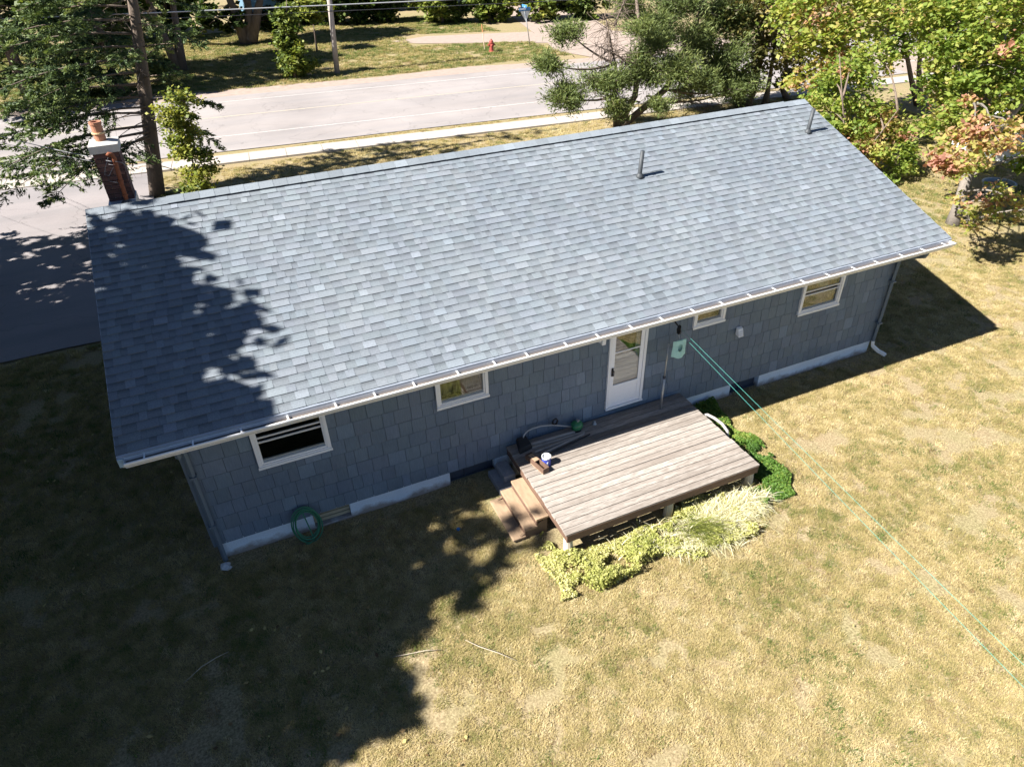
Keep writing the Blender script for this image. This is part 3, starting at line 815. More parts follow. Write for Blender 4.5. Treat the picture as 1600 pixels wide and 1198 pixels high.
for x in np.linspace(KX0+0.45, KX1-0.45, 7):
    MB().box(x, x+0.04, -2.305, -0.04, KZ-0.17, KZ-0.037).build("joist", M_FRAME, deck)
for (x, y) in ((5.06, -2.25), (6.95, -2.25), (8.62, -2.25), (5.1, -0.2), (8.6, -0.2)):
    pm = MB(); zt = KZ-0.176; pm.tube([(x, y, -0.2), (x+0.01, y, 0.12), (x, y, zt)], [0.085, 0.08, 0.07], 12); pm.build("post", M_POST, deck)
for i, (x0, zt) in enumerate(((4.77, 0.375), (4.57, 0.225), (4.365, 0.08))):
    tr_ = MB().box(x0, x0+0.225, -1.715, -0.715, zt-0.045, zt).build("step_tread", M_TREAD, deck, bevel=0.006)
    if zt > 0.1:
        MB().box(x0+0.01, x0+0.035, -1.70, -0.73, max(zt-0.19, -0.05), zt-0.046).build("riser", M_RIM, tr_)
for y in (-1.69, -0.78):
    MB().hexa([(4.40, y, -0.1), (4.98, y, -0.1), (4.98, y+0.04, -0.1), (4.40, y+0.04, -0.1), (4.40, y, 0.03), (4.98, y, 0.33), (4.98, y+0.04, 0.33), (4.40, y+0.04, 0.03)]).build("stringer", M_FRAME, deck)

# old concrete steps by the wall beside the deck
oc = thing("concrete_step", "old grey concrete block step in shade between wall and deck", "step", (4.75, -0.3, 0))
M_OLDC = simple("old_concrete", (0.24, 0.25, 0.27), 0.95, 0.25, 4, 0.4)
MB().box(4.60, 4.965, -0.62, -0.06, -0.1, 0.14).build("lower_block", M_OLDC, oc, bevel=0.015)
MB().box(4.74, 4.96, -0.5, -0.09, 0.142, 0.29).build("upper_block", M_OLDC, oc, bevel=0.015)

# ------------------------------------------------------------------ things on the deck and by the wall
M_TEAL = simple("teal_line_plastic", (0.07, 0.30, 0.25), 0.5, 0.1, 5, 0)
M_MINT = simple("mint_bag_cloth", (0.38, 0.62, 0.55), 0.9, 0.1, 7, 0.2)
cl = thing("clothesline", "twin green clothesline running from a pulley by the door over the lawn", "clothesline", (8.3, -0.3, 2.2))
def onz(u, v, z):
    d = fwd+(u-800)/1069.2*r2-(v-599)/1069.2*u2
    return CAM+d*(z-CAM[2])/d[2]
s1, s2 = np.array([8.28, -0.36, 2.26]), np.array([8.27, -0.38, 2.18])
e1, e2 = np.array([7.20, -7.06, 2.6]), np.array([7.04, -7.17, 2.55])
for s_, e_ in ((s1, e1), (s2, e2)):
    far = s_+(e_-s_)*1.75
    pts = [s_+(far-s_)*t+np.array([0, 0, -0.05*math.sin(math.pi*t)]) for t in np.linspace(0, 1, 12)]
    MB().tube(pts, 0.0022, 6).build("line", M_TEAL, cl)
pb = MB(); pb.tube([(8.20, -0.05, 2.38), (8.22, -0.16, 2.38), (8.26, -0.26, 2.30)], 0.014, 8)
pb.tube([(8.255, -0.30, 2.22), (8.275, -0.30, 2.22)], 0.055, 16); pb.tube([(8.24, -0.30, 2.22), (8.29, -0.30, 2.22)], 0.015, 8)
pb.box(8.248, 8.254, -0.33, -0.27, 2.15, 2.32); pb.box(8.277, 8.283, -0.33, -0.27, 2.15, 2.32)
pb.build("pulley", M_BLACK, cl)
far = s1+(e1-s1)*1.75
MB().tube([(far[0], far[1]-0.1, -0.3), (far[0], far[1]-0.1, far[2]+0.15)], 0.07, 10).build("far_post", M_POST, cl)
# clothes-peg bag
pegb = thing("clothespin_bag", "mint green cloth peg bag with a round opening hanging by the clothesline", "bag", (8.27, -0.32, 1.8))
bagv = []; nx, nz = 16, 18
for side in (-1, 1):
    for i in range(nx):
        for j in range(nz):
            a, b_ = i/(nx-1)*2-1, j/(nz-1)*2-1
            th = 0.045*(1-a*a)*(1-0.5*b_)*0.9
            sag = -0.02*math.cos(a*3)*(1 if b_ < -0.9 else 0)
            bagv.append((8.27+a*0.145*(1+0.04*(-b_)), -0.34-0.02+side*th*(1 if side < 0 else 0.3)+0.004*math.sin(9*a+4*b_), 1.885+b_*0.165+sag))
bf = []
for sidx in range(2):
    o_ = sidx*nx*nz
    for i in range(nx-1):
        for j in range(nz-1):
            ca, cb = (i+0.5)/(nx-1)*2-1, (j+0.5)/(nz-1)*2-1
            if sidx == 0 and (ca/0.36)**2+((cb-0.12)/0.42)**2 < 1: continue
            q = (o_+i*nz+j, o_+(i+1)*nz+j, o_+(i+1)*nz+j+1, o_+i*nz+j+1)
            bf.append(q if sidx == 0 else q[::-1])
bag = MB().add(bagv, bf).build("pouch", M_MINT, pegb, smooth=True)
MB().tube([(8.27, -0.35, 2.04), (8.28, -0.33, 2.08), (8.268, -0.31, 2.12), (8.262, -0.30, 2.16)], 0.006, 6).build("hook", M_GALV, pegb)
# grey pole standing on the deck
gp = thing("metal_pole", "thin grey metal pole standing upright on the deck near the wall", "pole", (8.085, -0.3, KZ))
MB().tube([(8.085, -0.30, KZ-0.002), (8.10, -0.27, 1.24)], 0.022, 10).build("lower_tube", M_GALV, gp, smooth=True)
MB().tube([(8.10, -0.27, 1.24), (8.125, -0.24, 1.95)], 0.014, 10).build("upper_tube", M_GALV, gp, smooth=True)
MB().tube([(8.10, -0.27, 1.22), (8.1005, -0.27, 1.26)], 0.03, 10).build("collar", M_DARK, gp)

# string trimmer leaning on the wall
st_ = thing("string_trimmer", "green string trimmer with curved shaft lying against the siding on the deck", "trimmer", (5.9, -0.12, KZ))
M_GREEN = simple("green_engine_cover", (0.02, 0.15, 0.06), 0.4, 0.2, 9, 0.05, spec=0.5)
eng = MB(); eng.tube([(6.24, -0.17, 0.64), (6.28, -0.17, 0.645), (6.38, -0.17, 0.65), (6.44, -0.17, 0.645)], [0.05, 0.098, 0.1, 0.06], 14); eng = eng.build("engine", M_GREEN, st_, smooth=True)
MB().box(6.27, 6.40, -0.25, -0.12, KZ+0.001, 0.6).build("fuel_tank", M_BLACK, eng, bevel=0.02)
MB().tube([(6.36, -0.17, 0.74), (6.36, -0.17, 0.775)], 0.03, 10).build("cap", M_GALV, eng)
sf = MB(); sf.tube([(6.24, -0.165, 0.65), (6.07, -0.12, 0.70), (5.88, -0.1, 0.77), (5.65, -0.09, 0.82), (5.48, -0.09, 0.82), (5.38, -0.1, 0.81), (5.30, -0.12, 0.76), (5.26, -0.16, 0.66), (5.25, -0.19, 0.6)], 0.014, 8); sf.build("shaft", M_GALV, st_, smooth=True)
hb = MB(); hb.tube([(5.91+0.01, -0.1, 0.77), (5.87, -0.11, 0.82), (5.88, -0.13, 0.90), (5.93, -0.13, 0.92), (5.97, -0.12, 0.86), (5.96, -0.1, 0.77), (5.92, -0.09, 0.765)], 0.017, 8); hb.build("loop_handle", M_BLACK, st_, smooth=True)
gd = MB(); gd.lathe((5.25, -0.2, KZ+0.002), [(0.05, 0), (0.06, 0.04), (0.04, 0.08)], 12); gd.build("line_head", M_BLACK, st_)
gs = MB(); gs.add([(5.1, -0.36, 0.55), (5.4, -0.30, 0.55), (5.36, -0.1, 0.66), (5.14, -0.1, 0.66), (5.12, -0.32, 0.65), (5.37, -0.28, 0.65), (5.34, -0.11, 0.74), (5.17, -0.11, 0.74)], [(3, 2, 1, 0), (4, 5, 6, 7), (0, 1, 5, 4), (1, 2, 6, 5), (2, 3, 7, 6), (3, 0, 4, 7)]); gs.build("guard", M_BLACK, st_, bevel=0.02)
# loose sticks
M_STICK = simple("grey_stick_wood", (0.42, 0.37, 0.32), 0.85, 0.25, 8, 0.2, rnd=0.3)
for i, (p0, p1, r, lab) in enumerate((((5.41, -0.19), (6.37, -0.22), 0.02, "grey wooden stick on the deck, nearest the wall in the bundle"),
                                 ((5.32, -0.28), (6.44, -0.29), 0.016, "grey wooden stick in the middle of the bundle on the deck"),
                                 ((5.38, -0.40), (6.42, -0.335), 0.014, "thin wooden stick next to the black rod on the deck"),
                                 ((5.50, -0.50), (6.40, -0.345), 0.016, "pale wooden stick pointing at the paint can on the deck"))):
    zt = KZ+0.004+r
    o = MB().hexa([(p0[0], p0[1]-r, zt-r), (p1[0], p1[1]-r, zt-r), (p1[0], p1[1]+r, zt-r), (p0[0], p0[1]+r, zt-r), (p0[0], p0[1]-r, zt+r*0.7), (p1[0], p1[1]-r, zt+r*0.7), (p1[0], p1[1]+r, zt+r*0.7), (p0[0], p0[1]+r, zt+r*0.7)]).build("wooden_stick", M_STICK, bevel=0.003)
    tag(o, lab, "stick", "sticks lying on the deck")
o = MB().tube([(5.62, -0.56, KZ+0.022), (6.49, -0.40, KZ+0.022)], [0.018, 0.013], 8).build("black_rod", M_BLACK); tag(o, "black rod lying on the deck in front of the sticks", "rod")
# wooden tool box
tb = thing("tool_box", "narrow red-brown wooden box on the deck beside the paint can", "box", (5.28, -0.73, KZ))
ang = math.radians(-78)
def rbox(mb, cx, cy, lx, ly, z0, z1, a):
    ca, sa = math.cos(a), math.sin(a); q = []
    for zz in (z0, z1):
        for (dx, dy) in ((-lx/2, -ly/2), (lx/2, -ly/2), (lx/2, ly/2), (-lx/2, ly/2)):
            q.append((cx+dx*ca-dy*sa, cy+dx*sa+dy*ca, zz))
    return mb.hexa(q)
def loc2(dx, dy): return (5.27+dx*math.cos(ang)-dy*math.sin(ang), -0.72+dx*math.sin(ang)+dy*math.cos(ang))
for dy in (-0.055, 0.055):
    c_ = loc2(0, dy); rbox(MB(), *c_, 0.5, 0.018, KZ+0.02, KZ+0.11, ang).build("side", M_RIM, tb)
for dx in (-0.241, 0.241):
    c_ = loc2(dx, 0); rbox(MB(), *c_, 0.018, 0.09, KZ+0.02, KZ+0.11, ang).build("end", M_RIM, tb)
rbox(MB(), 5.27, -0.72, 0.5, 0.128, KZ+0.003, KZ+0.019, ang).build("bottom", M_TREAD, tb)
c_ = loc2(-0.1, 0); rbox(MB(), *c_, 0.2, 0.09, KZ+0.095, KZ+0.118, ang).build("lid", M_TREAD, tb)
# paint can
pc = thing("paint_can", "open blue and white paint can standing on the deck", "paint can", (5.425, -0.76, KZ))
MB().lathe((5.425, -0.76, KZ+0.003), [(0.075, 0), (0.078, 0.004), (0.078, 0.155)], 20).build("label_band", simple("blue_can_label", (0.045, 0.065, 0.36), 0.4, 0.15, 9, 0, spec=0.5), pc, smooth=False)
MB().lathe((5.425, -0.76, KZ+0.1585), [(0.078, 0), (0.078, 0.02), (0.082, 0.024), (0.082, 0.03), (0.071, 0.03), (0.069, -0.04)], 20).build("rim", simple("can_rim", (0.6, 0.62, 0.62), 0.35, 0.08, 9, 0, spec=0.5), pc)
MB().box(5.40, 5.42, -0.845, -0.837, KZ+0.03, KZ+0.11).build("label_stripe", M_WHITE, pc)
# small metal part by the trimmer
sm = MB(); sm.lathe((6.72, -0.16, KZ+0.002), [(0.045, 0), (0.04, 0.02), (0.025, 0.03), (0.025, 0.06), (0.03, 0.065), (0.01, 0.075)], 12)
o = sm.build("door_knob", M_GALV, smooth=True); tag(o, "small round metal fitting on the deck, right of the green trimmer engine", "fitting")

# garden hose coil hanging on the wall
hp = []
for i in range(240):
    t = i/240*2*math.pi*5.3
    r_ = 0.205+0.02*math.sin(t*0.37)+0.012*math.sin(i*0.05)
    hp.append((1.40+r_*0.95*math.cos(t)+0.012*math.sin(t*0.21), -0.075-0.06*(0.5+0.5*math.sin(t*0.189))-0.12*(0.5-0.5*math.sin(t)), 0.315+r_*1.38*math.sin(t)))
hp += [(1.45, -0.24, 0.03), (1.36, -0.3, 0.025), (1.3, -0.28, 0.025)]
o = MB().tube(hp, 0.0115, 6).build("garden_hose", simple("green_hose", (0.03, 0.17, 0.09), 0.45, 0.15, 8, 0, spec=0.5), smooth=True)
tag(o, "coiled green garden hose against the foundation under the leftmost window", "hose")
# curved grey offcut beside the deck
cs = MB(); pts = [(8.86, -0.62, 0.34), (8.93, -0.66, 0.36), (9.0, -0.78, 0.34), (9.06, -0.95, 0.30), (9.09, -1.08, 0.22), (9.09, -1.12, 0.1), (9.09, -1.13, -0.03)]
cs.tube(pts, 0.03, 8); cs.tube([(8.86, -0.62, 0.34), (8.85, -0.6, 0.2), (8.85, -0.6, -0.03)], 0.03, 8)
o = cs.build("bent_pipe", simple("pale_grey_plastic", (0.33, 0.31, 0.29), 0.6, 0.1, 6, 0), smooth=True); tag(o, "bent pale grey pipe rail beside the right end of the deck", "pipe")

# small litter on the lawn
def pebble(name, c, r, mat, lab, cat, seed=1):
    rr = np.random.default_rng(seed); vs = []; n_, m_ = 8, 5
    for j in range(m_):
        ph = math.pi*(j+0.5)/m_
        for i in range(n_):
            a = 2*math.pi*i/n_; k_ = r*(1+0.25*rr.standard_normal()*0.6)
            vs.append((c[0]+k_*math.sin(ph)*math.cos(a), c[1]+k_*math.sin(ph)*math.sin(a)*0.8, c[2]+k_*0.7*math.cos(ph)))
    fs = [(j*n_+i, j*n_+(i+1) % n_, (j+1)*n_+(i+1) % n_, (j+1)*n_+i)[::-1] for j in range(m_-1) for i in range(n_)]
    fs += [tuple(range(n_)), tuple((m_-1)*n_+i for i in range(n_))[::-1]]
    o = MB().add(vs, fs).build(name, mat); tag(o, lab, cat); return o
pebble("stone", (0.07, -0.24, 0.05), 0.09, simple("pale_stone", (0.4, 0.42, 0.44), 0.9, 0.3, 8), "pale rough stone on the ground by the left downspout", "stone", 4)
o = MB().lathe((3.66, -1.05, 0.015), [(0.03, 0), (0.032, 0.02), (0.026, 0.03)], 12).build("bottle_cap", simple("blue_cap", (0.03, 0.12, 0.3), 0.4, 0.1, 5, 0)); tag(o, "small blue plastic cap lying on the shaded grass", "cap")
M_TWIG = simple("bleached_twig", (0.36, 0.31, 0.24), 0.9, 0.2, 9, 0)
for pts, lab in (([(-0.64, -2.07, 0.05), (-0.4, -1.93, 0.07), (-0.2, -1.86, 0.06), (-0.04, -1.83, 0.05)], "thin pale twig on the dark shaded lawn at lower left"),
                 ([(1.98, -2.87, 0.05), (2.2, -2.93, 0.06), (2.45, -2.99, 0.07), (2.66, -3.06, 0.05)], "pale twig lying across the shadow edge on the lawn"),
                 ([(3.01, -3.06, 0.06), (3.15, -3.25, 0.07), (3.35, -3.45, 0.07), (3.54, -3.66, 0.05)], "pale bent twig on the sunlit lawn in front of the deck steps")):
    o = MB().tube(pts, [0.003, 0.006, 0.006, 0.002], 6).build("fallen_twig", M_TWIG, smooth=True); tag(o, lab, "twig", "twigs on the lawn")

# ------------------------------------------------------------------ foliage helpers
def leaves_mesh(name, C, A, B, tint, mat, fold=0.0):
    """diamond leaves: centre C, half-length vector A, half-width vector B, tint per leaf"""
    n_ = len(C)
    v = np.empty((n_, 4, 3), np.float32)
    v[:, 0] = C-A; v[:, 1] = C+B+0.1*A; v[:, 2] = C+A; v[:, 3] = C-B+0.1*A
    me = bpy.data.meshes.new(name)
    me.vertices.add(n_*4); me.vertices.foreach_set("co", v.ravel())
    me.loops.add(n_*4); me.loops.foreach_set("vertex_index", np.arange(n_*4, dtype=np.int32))
    me.polygons.add(n_); me.polygons.foreach_set("loop_start", np.arange(0, n_*4, 4, dtype=np.int32))
    me.update(calc_edges=True)
    at = me.attributes.new("tint", 'FLOAT', 'FACE'); at.data.foreach_set("value", np.asarray(tint, np.float32))
    me.materials.append(mat)
    return me
def unit_rand(r, n_):
    d = r.standard_normal((n_, 3)); return d/np.linalg.norm(d, axis=1, keepdims=True)
def leafset(r, C, size, tilt=0.8, aspect=0.55, down=0.0):
    n_ = len(C)
    nrm = unit_rand(r, n_)*tilt+np.array([0, 0, 1.0]); nrm /= np.linalg.norm(nrm, axis=1, keepdims=True)
    a = np.cross(nrm, unit_rand(r, n_)); a /= np.linalg.norm(a, axis=1, keepdims=True)+1e-9
    b_ = np.cross(nrm, a)
    s_ = size*(0.6+0.8*r.random((n_, 1)))
    return a*s_*0.5, b_*s_*0.5*aspect

LEAF_G = leaf_mat("maple_leaf", [(0.0, (0.04, 0.07, 0.014)), (0.35, (0.115, 0.18, 0.03)), (0.6, (0.23, 0.29, 0.055)), (0.76, (0.36, 0.34, 0.09)), (0.87, (0.42, 0.27, 0.14)), (1.0, (0.44, 0.22, 0.16))], 0.5)
LEAF_D = leaf_mat("dark_shrub_leaf", [(0.0, (0.018, 0.034, 0.008)), (0.4, (0.055, 0.09, 0.018)), (0.7, (0.15, 0.19, 0.035)), (1.0, (0.30, 0.29, 0.06))], 0.35)
LEAF_O = leaf_mat("olive_leaf", [(0.0, (0.035, 0.035, 0.015)), (0.5, (0.085, 0.085, 0.025)), (0.8, (0.16, 0.13, 0.035)), (1.0, (0.26, 0.16, 0.06))], 0.35)
LEAF_S = leaf_mat("spruce_needle", [(0.0, (0.012, 0.024, 0.012)), (0.45, (0.04, 0.068, 0.026)), (0.8, (0.10, 0.14, 0.042)), (1.0, (0.18, 0.205, 0.06))], 0.2, 0.6)
LEAF_P = leaf_mat("pine_needle", [(0.0, (0.035, 0.05, 0.018)), (0.45, (0.085, 0.115, 0.035)), (0.8, (0.165, 0.195, 0.06)), (1.0, (0.32, 0.30, 0.15))], 0.25, 0.6)
LEAF_Y = leaf_mat("bright_ground_cover_leaf", [(0.0, (0.025, 0.055, 0.012)), (0.5, (0.065, 0.14, 0.022)), (0.8, (0.13, 0.22, 0.035)), (1.0, (0.28, 0.31, 0.07))], 0.4)
LEAF_W = leaf_mat("yellowing_bed_leaf", [(0.0, (0.07, 0.10, 0.02)), (0.4, (0.27, 0.29, 0.07)), (0.75, (0.45, 0.43, 0.16)), (1.0, (0.58, 0.52, 0.32))], 0.35)
M_BARK = simple("grey_brown_bark", (0.15, 0.115, 0.09), 0.95, 0.4, 7, 0.8, stretch=(1, 1, 0.25), bd=0.03)
M_BARKP = simple("pale_maple_bark", (0.19, 0.165, 0.14), 0.95, 0.35, 7, 0.7, stretch=(1, 1, 0.35), bd=0.03)
M_DEAD = simple("dead_grey_twig", (0.26, 0.22, 0.19), 0.95, 0.3, 7, 0.2)

def bez(p0, p1, sag, n_=6):
    p0, p1 = np.array(p0, float), np.array(p1, float)
    return [p0+(p1-p0)*t+np.array([0, 0, sag*4*t*(1-t)]) for t in np.linspace(0, 1, n_)]

def broadleaf(name, label, base, trunks, clumps, leaf, n_leaf, size, seed, group=None, bark=None, tint0=0.35, tintv=0.16, hot=0.0, cat="tree", tr_r=0.14, top_light=0.12):
    """trunks: list of point lists (absolute); clumps: (x,y,z,rx,ry,rz,weight,tintshift)"""
    r = np.random.default_rng(seed)
    t = thing(name, label, cat, base, group)
    tb_ = MB()
    tops = []
    for tp in trunks:
        tp = [np.array(p, float) for p in tp]
        rr_ = np.linspace(tr_r, tr_r*0.28, len(tp)); rr_[0] *= 1.3
        tb_.tube(tp, list(rr_), 9)
        for i in range(1, len(tp)):
            for s_ in (0.0, 0.5):
                tops.append(tp[i-1]*(1-s_)+tp[i]*s_)
        tops.append(tp[-1])
    W = np.array([c[6]*(c[3]*c[4]*c[5])**(2/3) for c in clumps]); W = W/W.sum()
    Cs, Ts = [], []
    for c, w in zip(clumps, W):
        cc = np.array(c[:3], float); rad = np.array(c[3:6], float)
        # limb from the nearest lower trunk point
        cand = [p for p in tops if p[2] <= cc[2]+0.3] or tops
        st0 = min(cand, key=lambda p: np.linalg.norm(p-cc)+0.6*max(0, p[2]-cc[2]+0.6))
        ln = np.linalg.norm(cc-st0)
        tb_.tube(bez(st0, cc, 0.08*ln+0.05), list(np.linspace(min(0.045, 0.02+0.012*ln), 0.01, 6)), 6)
        for q in range(4):
            e = cc+unit_rand(r, 1)[0]*rad*0.8
            tb_.tube(bez(cc-0.3*(cc-st0)*r.random(), e, 0.05, 4), [0.014, 0.011, 0.008, 0.004], 5)
        nn = int(n_leaf*w)
        # sub-clumps on and inside the ellipsoid give an uneven outline with gaps
        ns = max(5, int(nn/75))
        sd = unit_rand(r, ns)*(0.4+0.85*r.random((ns, 1))**0.7)
        sc_ = cc+sd*rad
        idx = r.integers(0, ns, nn)
        sz = (0.16+0.16*r.random(ns))[idx][:, None]*max(0.6, min(1.5, rad.mean()/0.8))
        P_ = sc_[idx]+r.standard_normal((nn, 3))*sz*np.array([1, 1, 0.6])
        Cs.append(P_)
        sub_t = r.normal(0, 0.09, ns)[idx]
        hotm = (r.random(ns) < hot)[idx]*r.uniform(0.25, 0.5, nn)
        Ts.append(tint0+c[7]+sub_t+r.normal(0, tintv*0.6, nn)+hotm)
    C_ = np.concatenate(Cs); T_ = np.clip(np.concatenate(Ts), 0, 1)
    A_, B_ = leafset(r, C_, size, 0.9, 0.75)
    tb_.build("trunk", bark or M_BARK, t, smooth=True)
    link("crown", leaves_mesh("crown", C_, A_, B_, T_, leaf), t)
    return t

def blob_clumps(c, rad, n_, cr, seed, shift=0.0, flat=0.8):
    r = np.random.default_rng(seed); out = []
    for d in unit_rand(r, n_):
        k_ = 0.35+0.65*r.random()**0.5
        q = np.array(c)+d*np.array(rad)*k_
        s_ = cr*(0.7+0.6*r.random())
        out.append((q[0], q[1], q[2], s_, s_, s_*flat, 1.0, shift+r.normal(0, 0.05)))
    return out

def conifer(name, label, base, h, r0, seed, n_br=60, z0=0.12, needles=22000, leaf=None, tint0=0.4, group=None, lean=(0, 0), extra=(), dead=10, tr=0.2, spray=0.22, gap=0.0, droop=0.25, shape=1.0, cat="tree"):
    r = np.random.default_rng(seed)
    t = thing(name, label, cat, base, group)
    b0 = np.array(base, float); top = b0+np.array([lean[0], lean[1], h])
    tb_ = MB()
    tp = [b0+(top-b0)*s_+np.array([0.05*math.sin(5*s_+seed), 0.05*math.cos(4*s_+seed), 0])*h*0.1 for s_ in np.linspace(-0.02, 1, 9)]
    tb_.tube(tp, list(np.linspace(tr*1.15, 0.02, 9)), 10)
    brs = []
    for i in range(n_br):
        s_ = z0+(1-z0)*(i+r.random())/n_br
        if r.random() < gap: continue
        az = i*2.399+r.normal(0, 0.35)
        ln = r0*(1-s_)**0.75*shape*(0.7+0.5*r.random())+0.25
        p0 = b0+(top-b0)*s_
        p1 = p0+np.array([math.cos(az)*ln, math.sin(az)*ln, -droop*ln+0.1*ln*r.normal()])
        brs.append((p0, p1))
    for e in extra: brs.append((np.array(e[0], float), np.array(e[1], float)))
    Cs, As, Ts = [], [], []
    tot = sum(np.linalg.norm(b[1]-b[0])**1.6 for b in brs)
    for p0, p1 in brs:
        ln = np.linalg.norm(p1-p0)
        pts = bez(p0, p1, 0.06*ln)
        tb_.tube(pts, list(np.linspace(0.012+0.007*ln, 0.005, 6)), 5)
        nn = int(2.0*needles*ln**1.6/tot)
        d = (p1-p0)/ln; side = np.cross(d, [0, 0, 1]); side /= np.linalg.norm(side)+1e-9
        # needles sit on separate side twigs, so boughs read as layered sprays with gaps between
        ntw = max(5, int(ln/0.13))
        ut = np.sort(0.2+0.82*r.random(ntw)**0.8); sg = np.where(np.arange(ntw) % 2 == 0, 1.0, -1.0); sg[-1] = 0.0
        wt = 0.46*ln*np.clip(1.12-ut, 0.14, 1)*np.where(ut < 0.35, ut/0.35, 1)*(0.6+0.7*r.random(ntw))
        dt = d*0.62+side*sg[:, None]*0.85+r.normal(0, 0.1, (ntw, 3))+np.array([0, 0, -0.12]); dt /= np.linalg.norm(dt, axis=1, keepdims=True)
        zt = r.normal(0, 0.02+0.03*ln, ntw)
        ti = r.choice(ntw, nn, p=(wt+0.05)/(wt+0.05).sum()); u = ut[ti]; al = r.random(nn)**0.8
        P = p0+(p1-p0)*u[:, None]; P[:, 2] += 0.06*ln*4*u*(1-np.minimum(u, 1))
        P = P+dt[ti]*(al*wt[ti])[:, None]; P[:, 2] += zt[ti]*al
        P += r.normal(0, 0.035, (nn, 3))*np.array([1, 1, 0.7])
        dirv = dt[ti]+r.normal(0, 0.42, (nn, 3)); dirv /= np.linalg.norm(dirv, axis=1, keepdims=True)
        Cs.append(P); As.append(dirv)
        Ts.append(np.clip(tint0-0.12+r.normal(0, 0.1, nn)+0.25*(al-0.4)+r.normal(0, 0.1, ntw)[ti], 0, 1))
    for i in range(dead):
        s_ = 0.06+0.5*r.random(); az = r.random()*6.28; ln = r0*(0.3+0.5*r.random())
        p0 = b0+(top-b0)*s_; p1 = p0+np.array([math.cos(az)*ln, math.sin(az)*ln, r.normal(-0.05, 0.2)*ln])
        tb_.tube(bez(p0, p1, 0.05*ln, 5), [0.022, 0.016, 0.012, 0.008, 0.004], 5)
        for q in range(6):
            u = 0.3+0.7*r.random(); pp = p0+(p1-p0)*u; dd = unit_rand(r, 1)[0]*0.35*ln*0.6
            tb_.tube([pp, pp+dd*0.5, pp+dd+np.array([0, 0, -0.06])], [0.007, 0.005, 0.002], 4)
    C_ = np.concatenate(Cs); D_ = np.concatenate(As); T_ = np.concatenate(Ts); n_ = len(C_)
    sz = spray*(0.6+0.8*r.random((n_, 1)))
    A_ = D_*sz*0.5
    B_ = np.cross(D_, unit_rand(r, n_)); B_ /= np.linalg.norm(B_, axis=1, keepdims=True)+1e-9
    B_ = B_*sz*0.5*0.24
    tb_.build("trunk", M_BARK, t, smooth=True)
    link("crown", leaves_mesh("crown", C_, A_, B_, T_, leaf or LEAF_S), t)
    return t

# --- trees beyond the left edge of the picture that shade the left half of the roof and lawn
SHG = "spruces along the left boundary"
def shade_maple(label, base, cen, rad, n_cl, cr, n_leaf, seed):
    x_, y_, z_ = cen
    broadleaf("maple_tree", label, base, [[base, (base[0], base[1]+0.1, z_*0.45), (x_, y_, z_*0.8), (x_, y_, z_+rad[2]*0.6)]], blob_clumps(cen, rad, n_cl, cr, seed), LEAF_G, n_leaf, 0.36, seed+1, "shade trees along the left boundary", tint0=0.4, tr_r=0.28)
shade_maple("big maple left of the house, shading the roof's left end and the lawn before it", (-8.2, 1.8, 0), (-7.7, 1.9, 6.8), (2.5, 5.3, 3.6), 140, 0.95, 72000, 211)
shade_maple("maple left of the driveway's near end", (-8.8, 7.8, 0), (-8.6, 7.6, 6.6), (2.8, 3.8, 3.9), 55, 1.0, 30000, 221)
conifer("spruce_tree", "spruce at the front left, shading the lower left lawn", (-7.0, -3.6, 0), 8.6, 2.7, 23, 80, 0.05, 22000, group=SHG, spray=0.3, shape=1.2)
conifer("spruce_tree", "tall spruce on the left boundary, its top shading the lawn before the deck steps", (-7.9, -1.9, 0), 12.2, 2.8, 28, 90, 0.06, 24000, group=SHG, spray=0.3, shape=1.15)
conifer("spruce_tree", "dense spruce left of the driveway's shaded middle", (-9.0, 11.8, 0), 11.5, 2.8, 25, 90, 0.06, 22000, group=SHG, spray=0.3, shape=1.15)
conifer("spruce_tree", "spruce left of the driveway where its shade ends", (-9.6, 14.6, 0), 9.5, 2.6, 26, 80, 0.06, 18000, group=SHG, spray=0.3, shape=1.15)
conifer("spruce_tree", "low spruce nearest the photographer on the left boundary", (-6.6, -6.6, 0), 7.2, 2.7, 27, 70, 0.05, 18000, group=SHG, spray=0.3, shape=1.2)

# --- visible trees left
rb_ = np.random.default_rng(61)
boughs = [((0.1, 19.1, 3.9), (1.6, 18.3, 3.9)), ((-0.12, 19.1, 2.6), (2.0, 18.0, 1.7)), ((0, 19.1, 3.2), (2.4, 19.2, 2.7)), ((0.16, 19.1, 4.4), (1.2, 20.6, 4.6)),
          ((-0.19, 19.05, 2.2), (-4.3, 15.6, 1.7)), ((-0.22, 19.05, 2.0), (-3.2, 14.9, 1.5)), ((-0.16, 19.05, 2.4), (-5.2, 16.4, 1.9)), ((-0.09, 19.05, 2.8), (-4.6, 18.0, 2.7)), ((-0.06, 19.05, 3.0), (-3.6, 17.0, 2.8)), ((-0.21, 19.05, 2.1), (-1.9, 15.6, 1.6))]
for i in range(11):
    z_ = 3.3+4.2*i/11; ln_ = rb_.uniform(2.8, 5.6)*(1.1-0.05*z_); az_ = math.pi+rb_.uniform(-0.9, 0.7)
    boughs.append(((-0.55+0.163*z_, 19.1+0.03*z_, z_), (-0.5+ln_*math.cos(az_), 19.1+ln_*math.sin(az_), z_-0.08*ln_)))
conifer("spruce_tree", "tall dark-trunked spruce behind the chimney with boughs over the driveway", (-0.55, 19.1, 0), 13.5, 3.0, 31, 40, 0.32, 20000, tr=0.25, gap=0.25, dead=40, tint0=0.74, lean=(2.2, 0.4), extra=boughs, spray=0.17)
conifer("spruce_tree", "broad spruce at the upper left corner across the road", (-6.5, 37.5, 0), 13, 4.2, 33, 80, 0.06, 26000, tr=0.3, tint0=0.78, spray=0.32)
